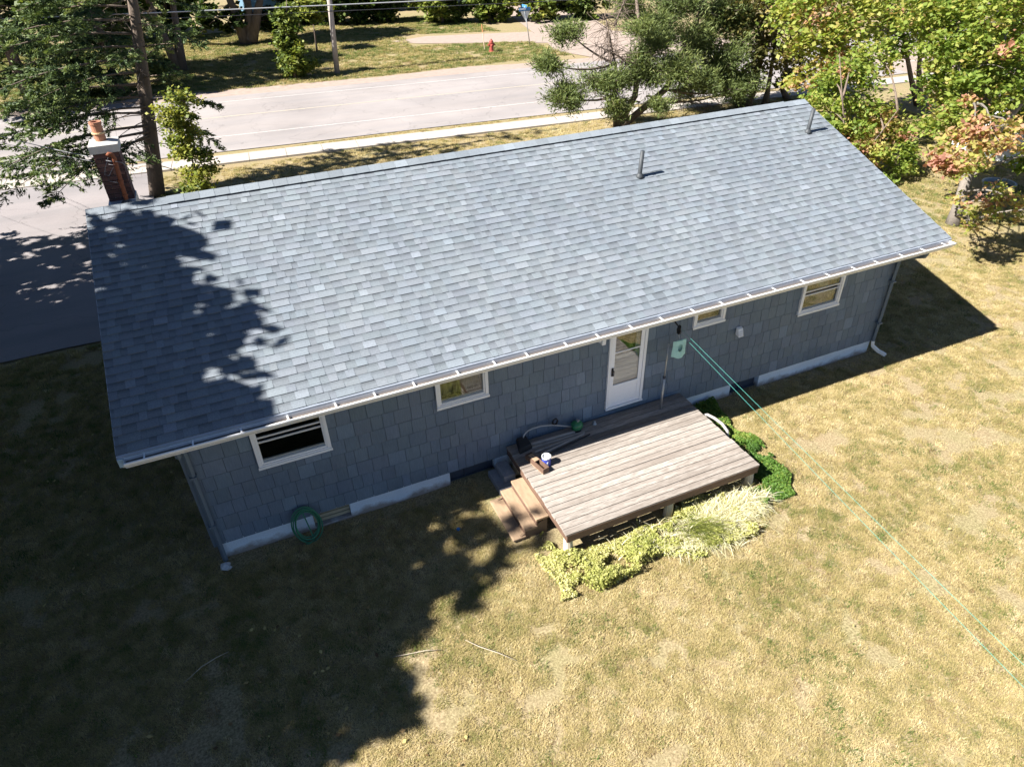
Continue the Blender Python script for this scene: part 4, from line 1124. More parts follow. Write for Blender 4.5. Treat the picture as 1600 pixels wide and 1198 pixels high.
conifer("spruce_tree", "spruce right of the upper left corner, across the road", (-2.2, 39.0, 0), 12, 3.6, 34, 70, 0.08, 22000, tr=0.28, tint0=0.72, spray=0.32)
broadleaf("leafy_tree", "slim bright green leafy tree right of the dark spruce trunk", (1.05, 14.8, 0),
          [[(1.05, 14.8, 0), (1.02, 14.8, 1.2), (0.98, 14.8, 2.4), (1.0, 14.8, 3.9)]],
          [(1.0+0.28*math.sin(i*2), 14.8+0.2*math.cos(i), 0.9+0.3*i, 0.36, 0.36, 0.3, 1, 0.05*math.sin(i)) for i in range(11)], LEAF_D, 5600, 0.11, 41, tint0=0.8, tr_r=0.05)
# trees across the road
broadleaf("old_tree", "grey twin-trunked tree across the road in the shade", (1.2, 44.2, 0),
          [[(1.2, 44.2, -0.1), (0.9, 44.2, 2.0), (0.5, 44.0, 4.5), (0.3, 44, 7)], [(1.35, 44.2, -0.1), (1.7, 44.3, 2.0), (2.0, 44.3, 4.5), (2.2, 44.3, 7)]],
          blob_clumps((1.2, 44, 6.4), (4.0, 3.0, 2.0), 26, 1.1, 5), LEAF_D, 15000, 0.34, 42, tint0=0.42, tr_r=0.3)
broadleaf("old_tree", "brown-trunked forked tree left of the blue house", (6.5, 52.6, 0),
          [[(6.4, 52.6, -0.1), (6.0, 52.6, 2.5), (5.6, 52.4, 5), (5, 52, 8)], [(6.7, 52.6, -0.1), (7.1, 52.6, 2.5), (7.3, 52.6, 5), (7.9, 52.4, 8)], [(6.8, 52.4, 0.2), (8.1, 52.4, 3.0), (8.8, 52.4, 6)]],
          blob_clumps((6.6, 52.5, 6.8), (4.8, 3.0, 2.2), 28, 1.2, 6)+blob_clumps((4.6, 53, 1.7), (1.6, 1.0, 1.3), 8, 0.7, 61, -0.15)+blob_clumps((9.4, 54.2, 2.0), (1.6, 1.0, 1.6), 9, 0.8, 62, -0.25), LEAF_D, 20000, 0.36, 43, tint0=0.36, tr_r=0.36)
broadleaf("columnar_shrub", "narrow leafy shrub by the roadside left of the utility pole", (7.55, 37.6, 0),
          [[(7.55, 37.6, 0), (7.6, 37.6, 1.6), (7.7, 37.6, 3.2), (7.9, 37.6, 4.2)]],
          [(7.65+0.25*math.sin(i*1.7), 37.6+0.2*math.cos(i*2.1), 0.45+0.27*i, 0.75-0.035*i, 0.6-0.02*i, 0.35, 1, 0.04*math.sin(i*3)) for i in range(13)], LEAF_D, 9000, 0.2, 44, tint0=0.62, tr_r=0.07, cat="shrub")
broadleaf("young_tree", "small pale green sapling just left of the utility pole", (10.6, 46.5, 0),
          [[(10.6, 46.5, 0), (10.65, 46.5, 1.5), (10.7, 46.5, 3)]], blob_clumps((10.75, 46.4, 2.9), (0.9, 0.7, 0.9), 9, 0.5, 7), LEAF_D, 2600, 0.24, 45, tint0=0.72, tr_r=0.06)
for i, (x, y, rx, h, t0, lab) in enumerate(((15.0, 58.5, 2.8, 3.6, 0.34, "dark bushy shrub behind the utility pole's right side"), (19.0, 58.0, 2.6, 3.8, 0.40, "dark green shrub left of the bright hedge"),
                                       (23.0, 54.5, 2.4, 3.4, 0.66, "bright yellow-green bush above the hydrant"), (26.8, 53.0, 2.4, 3.6, 0.58, "green bush behind the road sign"),
                                       (30.6, 51.0, 2.4, 3.8, 0.68, "yellow-green bush right of the road sign"), (34.6, 50.0, 2.6, 4.2, 0.5, "green bush at the hedge's right end"), (12.2, 61.0, 2.0, 4.4, 0.3, "dark shrub in front of the blue house"))):
    broadleaf("hedge_shrub", lab, (x, y, 0), [[(x, y, 0), (x, y, 1.2), (x+0.2, y, 2.4)]], blob_clumps((x, y, h*0.5), (rx, 1.5, h*0.5), 22, 0.75, 70+i), LEAF_D, 7000, 0.30, 80+i, "bushes along the far side of the road", tint0=t0, tr_r=0.1, cat="shrub")

for i, (x, y, w_, h, t0, lab) in enumerate(((-22, 62, 5, 8, 0.35, "tall tree far behind the upper left corner"), (-13, 66, 5, 8, 0.4, "tall tree behind the upper left spruces"), (-5, 60, 4.5, 8, 0.35, "tall dark tree left of the forked tree"), (1.5, 62, 4.5, 8, 0.3, "dark tree behind the grey twin-trunked tree"),
        (17, 68, 5, 8, 0.3, "dark tree right of the blue house"), (25, 66, 5, 8, 0.42, "tree behind the bright hedge"), (34, 63, 5, 8, 0.45, "tree behind the hedge's right end"), (44, 60, 5, 8, 0.45, "tree far behind the pine"), (57, 52, 6, 8, 0.45, "tree far behind the tall maple"), (72, 45, 7, 9, 0.45, "tree at the far upper right corner"))):
    broadleaf("background_tree", lab, (x, y, 0), [[(x, y, 0), (x, y, 2.5), (x+0.3, y, 5.5)]], blob_clumps((x, y, h*0.52), (w_, 3, h*0.5), 26, 1.5, 170+i), LEAF_D, 6000, 0.6, 180+i, "trees far behind the road", tint0=t0, tr_r=0.25)
for i, (x, y, h, lab) in enumerate(((-4.2, 44.5, 9, "shade tree behind the upper left spruces across the road"),)):
    broadleaf("verge_tree", lab, (x, y, 0), [[(x, y, 0), (x, y, h*0.4), (x+0.2, y, h*0.8)]], blob_clumps((x, y, h*0.72), (3.2, 2.6, h*0.28), 26, 1.0, 270+i), LEAF_D, 9000, 0.34, 280+i, "verge trees across the road", tint0=0.42, tr_r=0.22)

# --- visible trees right of the ridge
def pine(name, label, base, h, tufts, seed, dead_fans=(), trunks=None):
    r = np.random.default_rng(seed)
    t = thing(name, label, "tree", base)
    tb_ = MB(); b0 = np.array(base, float)
    trunks = trunks or [[b0, b0+np.array([0.1, 0, h*0.5]), b0+np.array([0.25, 0, h])]]
    tops = []
    for tp in trunks:
        tp = [np.array(p, float) for p in tp]; tb_.tube(tp, list(np.linspace(0.17, 0.05, len(tp))), 9)
        for i in range(len(tp)-1):
            for s_ in np.linspace(0, 1, 5): tops.append(tp[i]*(1-s_)+tp[i+1]*s_)
    Cs, As, Ts = [], [], []
    for (x, y, z_, rad, nn, sh_) in tufts:
        nn = int(nn*1.7)
        c_ = np.array([x, y, z_])
        st0 = min([p for p in tops if p[2] < z_+0.5 and p[2] > 0.6] or tops, key=lambda p: np.linalg.norm(p-c_))
        pts = bez(st0, c_, -0.06*np.linalg.norm(c_-st0)); tb_.tube(pts, list(np.linspace(0.06, 0.02, 6)), 6)
        ns = max(8, int(nn/70))
        sd = unit_rand(r, ns)*np.array([1, 1, 0.55])*rad*(0.3+0.75*r.random((ns, 1)))
        for q in sd: tb_.tube([c_-0.25*(c_-st0)*r.random(), c_+q*0.6, c_+q], [0.014, 0.009, 0.004], 4)
        idx = r.integers(0, ns, nn)
        P = c_+sd[idx]*r.uniform(0.45, 1.15, (nn, 1))+r.normal(0, 0.17*rad**0.5, (nn, 3))
        dirv = sd[idx]/(np.linalg.norm(sd[idx], axis=1, keepdims=True)+1e-9)*0.8+r.normal(0, 0.55, (nn, 3))+np.array([0, 0, 0.35])
        Cs.append(P); As.append(dirv/np.linalg.norm(dirv, axis=1, keepdims=True))
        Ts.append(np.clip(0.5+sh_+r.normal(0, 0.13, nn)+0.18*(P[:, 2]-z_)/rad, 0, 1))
    for (p0, p1, spread, cnt) in dead_fans:
        p0, p1 = np.array(p0, float), np.array(p1, float)
        tb_.tube([p0, (p0+p1)/2, p1], [0.045, 0.03, 0.012], 6)
        for q in range(cnt):
            u = r.random(); s_ = p0+(p1-p0)*u; e = s_+unit_rand(r, 1)[0]*spread*(0.5+0.7*r.random())+np.array([0, 0, -0.25*spread])
            mid_ = (s_+e)/2+r.normal(0, 0.06, 3)
            tb_.tube([s_, mid_, e], [0.012, 0.009, 0.004], 4)
    C_ = np.concatenate(Cs); D_ = np.concatenate(As); T_ = np.concatenate(Ts); n_ = len(C_)
    sz = 0.2*(0.6+0.8*r.random((n_, 1))); B_ = np.cross(D_, unit_rand(r, n_)); B_ /= np.linalg.norm(B_, axis=1, keepdims=True)+1e-9
    tb_.build("trunk", M_BARK, t, smooth=True)
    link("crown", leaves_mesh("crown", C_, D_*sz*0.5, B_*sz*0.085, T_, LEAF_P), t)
    return t
PT = []
def uvy(u, v, y):
    d_ = fwd+(u-800)/1069.2*r2-(v-599)/1069.2*u2
    return CAM+d_*(y-CAM[1])/d_[1]
# tuft layout read off the photograph, then given its own depth
rp_ = np.random.default_rng(5)
for (u, v, y, rad, nn, sh_) in ((858, 100, 17.5, 0.75, 1500, 0.05), (885, 150, 17.0, 1.0, 2200, 0.0), (885, 48, 19.0, 0.85, 1500, 0.05), (1020, 45, 18.5, 1.3, 3200, -0.02), (1000, 95, 18.0, 0.9, 1500, 0.0), (950, 130, 17.6, 1.0, 1500, 0.02), (1060, 110, 16.8, 1.3, 3000, 0.08), (1100, 130, 16.6, 1.0, 2000, 0.0),
                         (1090, 60, 18.0, 1.1, 2200, 0.05), (1130, 95, 17.5, 1.2, 2400, -0.08), (1130, 20, 18.5, 1.3, 2400, -0.06), (1060, 0, 19.0, 1.4, 2600, -0.05), (985, 10, 19.5, 1.0, 1600, 0.05), (1145, 140, 16.5, 0.8, 1300, -0.08), (960, 170, 17.0, 0.8, 1200, 0.1), (1030, 165, 16.6, 0.7, 800, 0.05), (1170, 130, 16.8, 0.8, 1200, 0.0)):
    p = uvy(u, v, y); PT.append((p[0], p[1], p[2], rad, nn, sh_))
for q_ in range(26):
    u_, v_ = rp_.uniform(900, 1170), rp_.uniform(-40, 160); p = uvy(u_, v_, rp_.uniform(17, 20)); PT.append((p[0], p[1], p[2], rp_.uniform(0.7, 1.2), 700, rp_.normal(0, 0.06)))
pb0 = uvy(985, 190, 18.4)
q0, q1, q2, q3 = [18.4, 18.2, 0], uvy(992, 150, 18.0), uvy(1003, 80, 18.2), uvy(990, -40, 18.8)
w1, w2 = uvy(1040, 140, 17.6), uvy(1080, 60, 18.0)
pine("pine_tree", "wide pine with tufted boughs and grey dead twigs behind the ridge", (18.4, 18.2, 0), 7.5, PT, 51,
     dead_fans=[(uvy(965, 120, 18.2), uvy(945, 20, 18.6), 1.25, 120), (uvy(990, 100, 18.2), uvy(930, 70, 18.4), 0.95, 80), (uvy(960, 40, 18.6), uvy(985, -20, 18.9), 1.0, 60), (uvy(1010, 150, 17.6), uvy(1110, 165, 17.0), 0.7, 50), (uvy(1000, 160, 17.6), uvy(930, 150, 17.4), 0.6, 40)],
     trunks=[[q0, q1, q2, q3], [q0, w1, w2, uvy(1110, -30, 18.2)], [[18.4, 18.2, 0.2], uvy(960, 150, 18.0), uvy(962, 100, 18.2)]])
def cl_uv(lst, r_, seed, shift=0.0):
    out = []
    for (u, v, y, k_, sh_) in lst:
        p = uvy(u, v, y); out.append((p[0], p[1], p[2], r_*k_, r_*k_, r_*k_*0.8, 1.0, shift+sh_))
    return out
o1 = [25.9, 18.3, 0]
broadleaf("olive_tree", "brownish olive leafy tree with three leaning trunks behind the ridge's right end", (27.0, 18.6, 0),
          [[(25.8, 18.4, 0), uvy(1178, 145, 18.4), uvy(1190, 90, 18.5), uvy(1195, 20, 18.6)], [(27.1, 18.6, 0), uvy(1200, 140, 18.6), uvy(1208, 90, 18.8), uvy(1215, 20, 19)], [(28.9, 19.0, 0), uvy(1222, 140, 19.0), uvy(1232, 80, 19.1), uvy(1240, 0, 19.2)]],
          cl_uv([(1180, 20, 18.4, 1, 0), (1210, 60, 18.4, 1.1, 0.05), (1170, 70, 18.2, 1.0, -0.05), (1220, 20, 19, 1.1, 0.1), (1195, 100, 18.3, 1, -0.05), (1240, 60, 19.3, 1, 0.05), (1230, 110, 19, 0.9, -0.1), (1190, -20, 18.6, 1.2, 0.05), (1160, 110, 18.0, 0.7, -0.05), (1245, 125, 18.8, 0.6, -0.1), (1150, 30, 18.5, 1.0, -0.1), (1250, 0, 19.2, 1.1, 0.1)], 1.0, 1), LEAF_O, 10000, 0.18, 52, tint0=0.62, tr_r=0.15)
broadleaf("maple_tree", "tall green maple with two thin dark trunks on the lawn beyond the house", (33.3, 15.0, 0),
          [[(33.3, 15.0, 0), uvy(1424, 125, 15.0), uvy(1412, 60, 15.1), uvy(1400, -20, 15.2)], [(33.45, 15.0, 0), uvy(1436, 110, 15.1), uvy(1440, 50, 15.2), uvy(1450, -40, 15.3)]],
          cl_uv([(1270, 30, 14.5, 1.3, 0.05), (1300, 60, 14.3, 1.2, 0.1), (1330, 15, 14.8, 1.4, 0), (1300, 100, 14.0, 1.0, 0.1), (1360, 5, 15.0, 1.3, 0), (1425, 50, 15.3, 1.2, 0), (1420, 5, 15.0, 1.5, -0.05), (1270, 80, 14.2, 1.0, 0.08), (1280, 0, 15, 1.3, 0.03), (1450, 20, 15.5, 1.3, 0.05), (1260, 120, 14.0, 0.8, 0.1)], 1.0, 2), LEAF_G, 11500, 0.19, 53, tint0=0.6, hot=0.01, tr_r=0.14)
broadleaf("maple_tree", "maple sapling clump with reddish tips against the roof's right edge", (21.9, 8.6, 0),
          [[(21.9, 8.6, 0), (21.7, 8.7, 1.4), (21.3, 8.9, 2.8), (21.0, 9.2, 4.2)], [(22.0, 8.6, 0), (22.6, 8.4, 1.2), (23.2, 8.2, 2.4)]],
          cl_uv([(1290, 175, 9.5, 1.0, 0.05), (1320, 150, 10.0, 1.1, 0.0), (1315, 200, 9.0, 0.9, 0.1), (1340, 230, 8.6, 0.8, 0.25), (1365, 180, 9.4, 1.0, 0.2), (1375, 210, 9.0, 0.9, 0.25), (1330, 100, 10.5, 1.0, 0.05), (1405, 220, 8.5, 0.8, 0.05), (1405, 250, 8.2, 0.7, 0.05), (1280, 200, 9.0, 0.5, 0.0), (1360, 240, 8.2, 0.7, 0.28), (1395, 270, 7.8, 0.5, -0.05), (1300, 130, 10.2, 0.8, 0.0), (1375, 95, 10.8, 0.8, 0.05)], 0.75, 3), LEAF_G, 11000, 0.145, 54, tint0=0.5, hot=0.04, tr_r=0.045)
broadleaf("maple_tree", "large maple turning red, with a thick pale trunk at the right edge", (22.0, 4.2, 0),
          [[(22.0, 4.2, -0.1), (22.0, 4.25, 0.5), (22.05, 4.35, 1.4), (22.2, 4.55, 2.4), (22.6, 5.0, 4.2), (23.0, 5.5, 6.6)], [(22.15, 4.5, 2.1), (22.7, 4.3, 2.9), (23.4, 4.3, 3.8), (24.2, 4.6, 5.0)], [(22.2, 4.55, 2.4), (21.7, 4.8, 3.3), (21.3, 5.3, 4.6)]],
          cl_uv([(1535, 100, 4.6, 0.9, 0.0), (1560, 150, 4.4, 0.8, -0.03), (1520, 160, 4.4, 0.8, 0.0), (1560, 60, 4.8, 1.0, 0.04), (1590, 110, 4.4, 1.0, 0.05), (1580, 20, 5.0, 1.0, 0.05), (1500, 120, 5.0, 0.8, 0.0), (1480, 90, 5.4, 0.8, 0.03), (1530, 30, 5.2, 1.0, 0.02), (1505, 265, 3.9, 0.35, 0.1), (1545, 250, 3.8, 0.45, 0.05), (1490, 30, 6.5, 1.2, 0.0), (1530, 10, 6.5, 1.3, 0.05), (1570, 30, 6.2, 1.3, 0.08), (1500, 80, 6.2, 1.1, 0.02), (1540, 60, 6.2, 1.0, 0.25), (1580, 90, 6.0, 1.1, 0.05), (1485, 130, 6.0, 1.1, 0.0), (1525, 130, 6.2, 1.1, -0.05), (1570, 140, 6.0, 1.1, -0.05), (1470, 170, 5.8, 0.9, 0.0), (1500, 180, 5.6, 0.9, 0.0), (1545, 180, 6.2, 0.9, -0.12), (1590, 180, 6.0, 0.9, 0.0), (1520, 205, 2.4, 0.7, 0.26), (1490, 235, 2.2, 0.7, 0.27), (1550, 210, 2.0, 0.7, 0.27), (1470, 250, 2.4, 0.5, 0.26), (1590, 215, 1.8, 0.6, 0.27), (1515, 345, 2.9, 0.35, 0.2), (1550, 325, 2.6, 0.35, 0.28), (1590, 320, 2.2, 0.5, 0.25), (1560, 300, 3.6, 0.35, 0.1), (1500, 310, 3.8, 0.25, 0.2), (1600, 270, 4.2, 0.6, -0.1), (1440, 40, 7, 0.9, 0.05), (1610, 60, 6.4, 1.3, 0.05), (1600, 0, 6.4, 1.3, 0.1), (1470, -20, 7, 1.3, 0.0), (1560, -30, 6.8, 1.4, 0.1), (1640, 330, 2.6, 0.6, 0.1), (1660, 240, 3.4, 0.9, 0.1)], 0.78, 4), LEAF_G, 31000, 0.135, 55, tint0=0.54, hot=0.03, tr_r=0.2, bark=M_BARKP)

# ------------------------------------------------------------------ far things
# utility pole and wires
up_ = thing("utility_pole", "leaning grey wooden utility pole across the road", "pole", (10.1, 37.6, 0))
M_POLE = simple("grey_pole_wood", (0.30, 0.265, 0.235), 0.9, 0.25, 6, 0.4, stretch=(1, 1, 0.2))
MB().tube([(10.1, 37.6, -0.3), (10.28, 37.6, 3.0), (10.55, 37.6, 8.5)], [0.17, 0.155, 0.13], 12).build("shaft", M_POLE, up_, smooth=True)
MB().box(9.6, 11.5, 37.45, 37.53, 7.6, 7.75).build("crossarm", M_POLE, up_)
M_WIRE = simple("overhead_cable", (0.32, 0.33, 0.34), 0.5, 0.05, 3, 0)
M_WIRED = simple("dark_overhead_cable", (0.07, 0.07, 0.075), 0.5, 0.05, 3, 0)
for (z0, r, mt, lab, sl) in ((3.74, 0.033, M_WIRE, "thick pale overhead cable passing the utility pole", -0.0235), (3.42, 0.02, M_WIRED, "thin dark overhead cable below the pale one at the utility pole", -0.0265)):
    pts = []
    for x in np.linspace(-40, 60, 41):
        pts.append((x, 37.42-0.085*(x-10.3)*0.3, z0+sl*(x-10.3)+0.00016*(x-10.3)**2))
    o = MB().tube(pts, r, 6).build("overhead_cable", mt, smooth=True); tag(o, lab, "cable", "cables on the utility pole")
# service cables from the mast
M_SERV = simple("pale_service_cable", (0.25, 0.25, 0.26), 0.5, 0.05, 3, 0)
sv = thing("service_cable", "pale drooping service cables running left from the rusty mast", "cable", (0, 4.15, 5.2))
def cable(p0, p1, sag, r): MB().tube([np.array(p0)+(np.array(p1)-np.array(p0))*t-np.array([0, 0, sag*4*t*(1-t)]) for t in np.linspace(0, 1, 18)], r, 5).build("strand", M_SERV, sv, smooth=True)
cable((0.0, 4.14, 5.2), (-16.0, 34.0, 5.4), 0.7, 0.007); cable((0.02, 4.13, 5.14), (-16.0, 34.0, 5.3), 0.85, 0.004)
cable((-0.02, 4.14, 4.86), (-16.0, 28.0, 4.6), 0.5, 0.004); 
MB().tube([(-0.03, 4.14, 5.27), (-0.12, 4.12, 5.12), (-0.16, 4.1, 5.02), (-0.1, 4.1, 5.0), (0.0, 4.13, 5.12)], 0.0035, 5).build("drip_loop", M_SERV, sv)
MB().tube([(0.05, 4.13, 5.2), (0.14, 4.12, 5.17), (0.2, 4.2, 5.06), (0.17, 4.32, 4.95)], 0.0035, 5).build("drip_loop", M_SERV, sv)
# hydrant
hy = thing("fire_hydrant", "red fire hydrant on the far grass verge", "hydrant", (21.3, 39.5, 0))
M_RED = simple("hydrant_red_paint", (0.27, 0.06, 0.045), 0.5, 0.2, 6, 0.1)
MB().lathe((21.3, 39.5, 0), [(0.2, -0.1), (0.2, 0.04), (0.14, 0.06), (0.14, 0.5), (0.17, 0.52), (0.17, 0.57), (0.14, 0.58)], 16).build("barrel", M_RED, hy)
MB().lathe((21.3, 39.5, 0.581), [(0.15, 0), (0.14, 0.08), (0.09, 0.14), (0.04, 0.16), (0.04, 0.21)], 16).build("bonnet", M_RED, hy)
for sx in (-1, 1): MB().tube([(21.3+sx*0.1, 39.5, 0.43), (21.3+sx*0.24, 39.5, 0.43)], 0.07, 10).build("nozzle", M_RED, hy)
MB().tube([(21.3, 39.42, 0.4), (21.3, 39.24, 0.4)], 0.085, 10).build("nozzle", M_RED, hy)
mk = thing("marker_rod", "thin pale marker rod standing behind the hydrant", "marker", (21.2, 40.4, 0))
MB().tube([(21.15, 40.4, 0), (21.05, 40.4, 1.1)], 0.028, 8).build("rod", simple("pale_rod", (0.6, 0.45, 0.33), 0.6), mk)
MB().tube([(21.05, 40.4, 1.101), (21.0, 40.4, 1.6)], 0.03, 8).build("tip", simple("orange_rod", (0.6, 0.26, 0.12), 0.6), mk)
# sign
sg = thing("street_sign", "yield sign seen from behind with blue street-name blades on its post", "sign", (24.57, 40.1, 0))
MB().tube([(24.57, 40.1, -0.2), (24.12, 40.05, 2.5)], 0.035, 8).build("post", M_GALV, sg, smooth=True)
MB().add([(23.83, 40.1, 2.22), (24.55, 40.1, 2.22), (24.24, 40.1, 1.55), (23.83, 40.115, 2.22), (24.55, 40.115, 2.22), (24.24, 40.115, 1.55)], [(0, 2, 1), (3, 4, 5), (0, 1, 4, 3), (1, 2, 5, 4), (2, 0, 3, 5)]).build("yield_plate", simple("bare_sign_back", (0.5, 0.52, 0.53), 0.4, 0.1, 4, 0, metal=0.4), sg)
bl_ = MB().box(23.7, 24.56, 40.02, 40.045, 2.25, 2.46).build("street_name_blade", simple("blue_sign_face", (0.06, 0.2, 0.42), 0.4, 0.1, 5, 0), sg)
MB().box(23.74, 24.2, 40.012, 40.018, 2.33, 2.41).build("name_panel", M_WHITE, bl_)
MB().box(24.1, 24.14, 39.7, 40.45, 2.47, 2.62).build("street_name_blade", simple("blue_sign_face_top", (0.06, 0.2, 0.42), 0.4, 0.1, 5, 0), sg)
# blue clapboard house far behind
bh = thing("blue_house", "small blue clapboard house behind the roadside trees", "house", (11.0, 66, 0))
M_BLUE = simple("blue_clapboard", (0.16, 0.30, 0.42), 0.7, 0.1, 4, 0.1)
MB().box(8.0, 14.2, 64.2, 71, -0.2, 3.2).build("wall", simple("blue_wall_core", (0.1, 0.18, 0.25), 0.8), bh)
for q in range(15): MB().hexa([(7.97, 64.16, 0.1+q*0.2), (14.23, 64.16, 0.1+q*0.2), (14.23, 64.19, 0.1+q*0.2), (7.97, 64.19, 0.1+q*0.2), (7.97, 64.183, 0.295+q*0.2), (14.23, 64.183, 0.295+q*0.2), (14.23, 64.195, 0.295+q*0.2), (7.97, 64.195, 0.295+q*0.2)]).build("clapboard", M_BLUE, bh)
MB().add([(7.6, 63.8, 3.2), (14.6, 63.8, 3.2), (14.6, 71.4, 3.2), (7.6, 71.4, 3.2), (7.6, 67.6, 5.4), (14.6, 67.6, 5.4)], [(0, 1, 5, 4), (2, 3, 4, 5), (0, 4, 3), (1, 2, 5), (3, 2, 1, 0)]).build("roof", simple("dark_far_roof", (0.1, 0.1, 0.11), 0.9), bh)
wd = MB().box(12.6, 13.4, 64.1, 64.155, 1.2, 2.5).build("window", M_WHITE, bh); MB().box(12.68, 13.32, 64.08, 64.098, 1.28, 2.42).build("pane", M_DARK, wd)
# white shed and round tub at the right edge
shd = thing("white_shed", "white shed wall glimpsed behind the red maple at the right edge", "shed", (31.1, 6.9, 0))
MB().box(28.8, 32.7, 6.9, 9.7, 0, 2.1).build("wall", simple("white_shed_paint", (0.6, 0.61, 0.62), 0.6, 0.05, 3), shd)
MB().add([(28.5, 6.6, 2.1), (33.0, 6.6, 2.1), (33.0, 10, 2.1), (28.5, 10, 2.1), (28.5, 8.3, 3.0), (33.0, 8.3, 3.0)], [(0, 1, 5, 4), (2, 3, 4, 5), (0, 4, 3), (1, 2, 5), (3, 2, 1, 0)]).build("roof", simple("pale_shed_roof", (0.6, 0.6, 0.6), 0.6), shd)
tbp = thing("round_tub", "pale blue-grey round tub with dark inside behind the maple trunk", "tub", (25.7, 5.5, 0))
M_TUB = simple("pale_tub_plastic", (0.28, 0.32, 0.36), 0.5, 0.08, 4, 0)
MB().lathe((25.7, 5.5, 0), [(0.42, -0.02), (0.48, 0.3), (0.52, 0.31), (0.52, 0.34), (0.45, 0.34), (0.43, 0.1)], 28).build("wall", M_TUB, tbp)
MB().lathe((25.7, 5.5, 0.2), [(0.445, 0), (0.445, 0.01)], 28).build("water", M_BLACK, tbp)

# ------------------------------------------------------------------ plant bed round the deck
def in_bed(x, y):
    x = x+0.35*(vn(x, y, 2.2)-0.5); y = y+0.5*(vn2(x, y, 1.7)-0.5)
    a = (x > 4.55) & (x < 8.9) & (y < -2.2) & (y > -3.2+0.5*np.abs((x-6.7)/2.1)**2.2) & (y < -2.2)
    b_ = (x > 8.75) & (x < 9.5-0.1*np.abs(y+0.9)) & (y > -2.9) & (y < -0.05)
    c_ = (x > 4.55) & (x < 5.0) & (y < -1.75) & (y > -2.9)
    return a | b_ | c_
def bed(name, label, cat, n_, reg, hfun, size, leaf, tint0, seed, aspect=0.7, gap=0.33):
    r = np.random.default_rng(seed)
    P = np.stack([r.uniform(reg[0], reg[1], n_), r.uniform(reg[2], reg[3], n_)], 1)
    keep = in_bed(P[:, 0], P[:, 1]); P = P[keep]
    # leave patchy edges
    P = P[vn(P[:, 0], P[:, 1], 2.6)*0.6+vn2(P[:, 0], P[:, 1], 6.5)*0.4 > gap+0.12*r.random(len(P))]
    H = hfun(P[:, 0], P[:, 1])*(0.15+1.3*vn2(P[:, 0], P[:, 1], 3.1)*vn(P[:, 0], P[:, 1], 7.0)**0.7+0.15*r.random(len(P)))
    z_ = H*(1-r.random(len(P))**2.2)+0.02
    C_ = np.column_stack([P, z_])
    A_, B_ = leafset(r, C_, size, 0.9, aspect)
    T_ = np.clip(tint0+0.5*(vn(P[:, 0], P[:, 1], 1.9)-0.5)+r.normal(0, 0.12, len(P)), 0, 1)
    o = link(name, leaves_mesh(name, C_, A_, B_, T_, leaf)); o["kind"] = "stuff"; tag(o, label, cat); return o
bed("ground_cover", "bright green leafy ground cover along the deck's right side", "ground cover", 52000, (8.5, 9.8, -2.95, -0.05), lambda x, y: 0.16+0*x, 0.046, LEAF_Y, 0.66, 91, gap=0.24)
bed("yellow_bed_plants", "yellowing leafy plants along the front of the deck", "plants", 70000, (4.5, 8.0, -3.45, -1.7), lambda x, y: 0.10+0.14*np.clip((-2.2-y)*2, 0, 1)*np.clip(1.2-(x-4.5)/5, 0.4, 1), 0.042, LEAF_W, 0.62, 92)
def blades(name, label, cat, roots, r, lo, hi, wid, leaf, tint0, lean=1.0, outward=None):
    n_ = len(roots); Lh = r.uniform(lo, hi, n_); az = r.uniform(0, 2*math.pi, n_)
    dx, dy = np.cos(az), np.sin(az)
    if outward is not None:
        dx = 0.6*dx+outward[0]; dy = 0.6*dy+outward[1]; nn = np.hypot(dx, dy); dx, dy = dx/nn, dy/nn
    le = lean*r.uniform(0.35, 1.0, n_)
    segs = 5; V = np.empty((n_, (segs+1)*2, 3), np.float32)
    for s_ in range(segs+1):
        t = s_/segs
        hx = Lh*le*(t**1.5); hz = Lh*(t-0.78*np.minimum(le, 1.1)*t**1.9)
        w_ = wid*(1-t*0.85)
        V[:, 2*s_] = np.column_stack([roots[:, 0]+dx*hx-dy*w_, roots[:, 1]+dy*hx+dx*w_, roots[:, 2]+np.maximum(hz, 0.01)])
        V[:, 2*s_+1] = np.column_stack([roots[:, 0]+dx*hx+dy*w_, roots[:, 1]+dy*hx-dx*w_, roots[:, 2]+np.maximum(hz, 0.01)])
    me = bpy.data.meshes.new(name)
    k_ = (segs+1)*2
    base = np.arange(n_)[:, None, None]*k_
    f = np.array([[2*s_, 2*s_+1, 2*s_+3, 2*s_+2] for s_ in range(segs)])[None]+base
    f = f.reshape(-1, 4)
    me.vertices.add(n_*k_); me.vertices.foreach_set("co", V.ravel())
    me.loops.add(f.size); me.loops.foreach_set("vertex_index", f.ravel().astype(np.int32))
    me.polygons.add(len(f)); me.polygons.foreach_set("loop_start", np.arange(0, f.size, 4, dtype=np.int32))
    me.update(calc_edges=True)
    T_ = np.repeat(np.clip(tint0+r.normal(0, 0.16, n_), 0, 1), segs)
    at = me.attributes.new("tint", 'FLOAT', 'FACE'); at.data.foreach_set("value", T_.astype(np.float32))
    me.materials.append(leaf)
    o = link(name, me); o["kind"] = "stuff"; tag(o, label, cat); return o
LEAF_DRY = leaf_mat("dry_long_grass", [(0.0, (0.16, 0.19, 0.04)), (0.3, (0.36, 0.36, 0.12)), (0.6, (0.56, 0.52, 0.32)), (1.0, (0.72, 0.68, 0.54))], 0.3)
r = np.random.default_rng(12)
rt = []
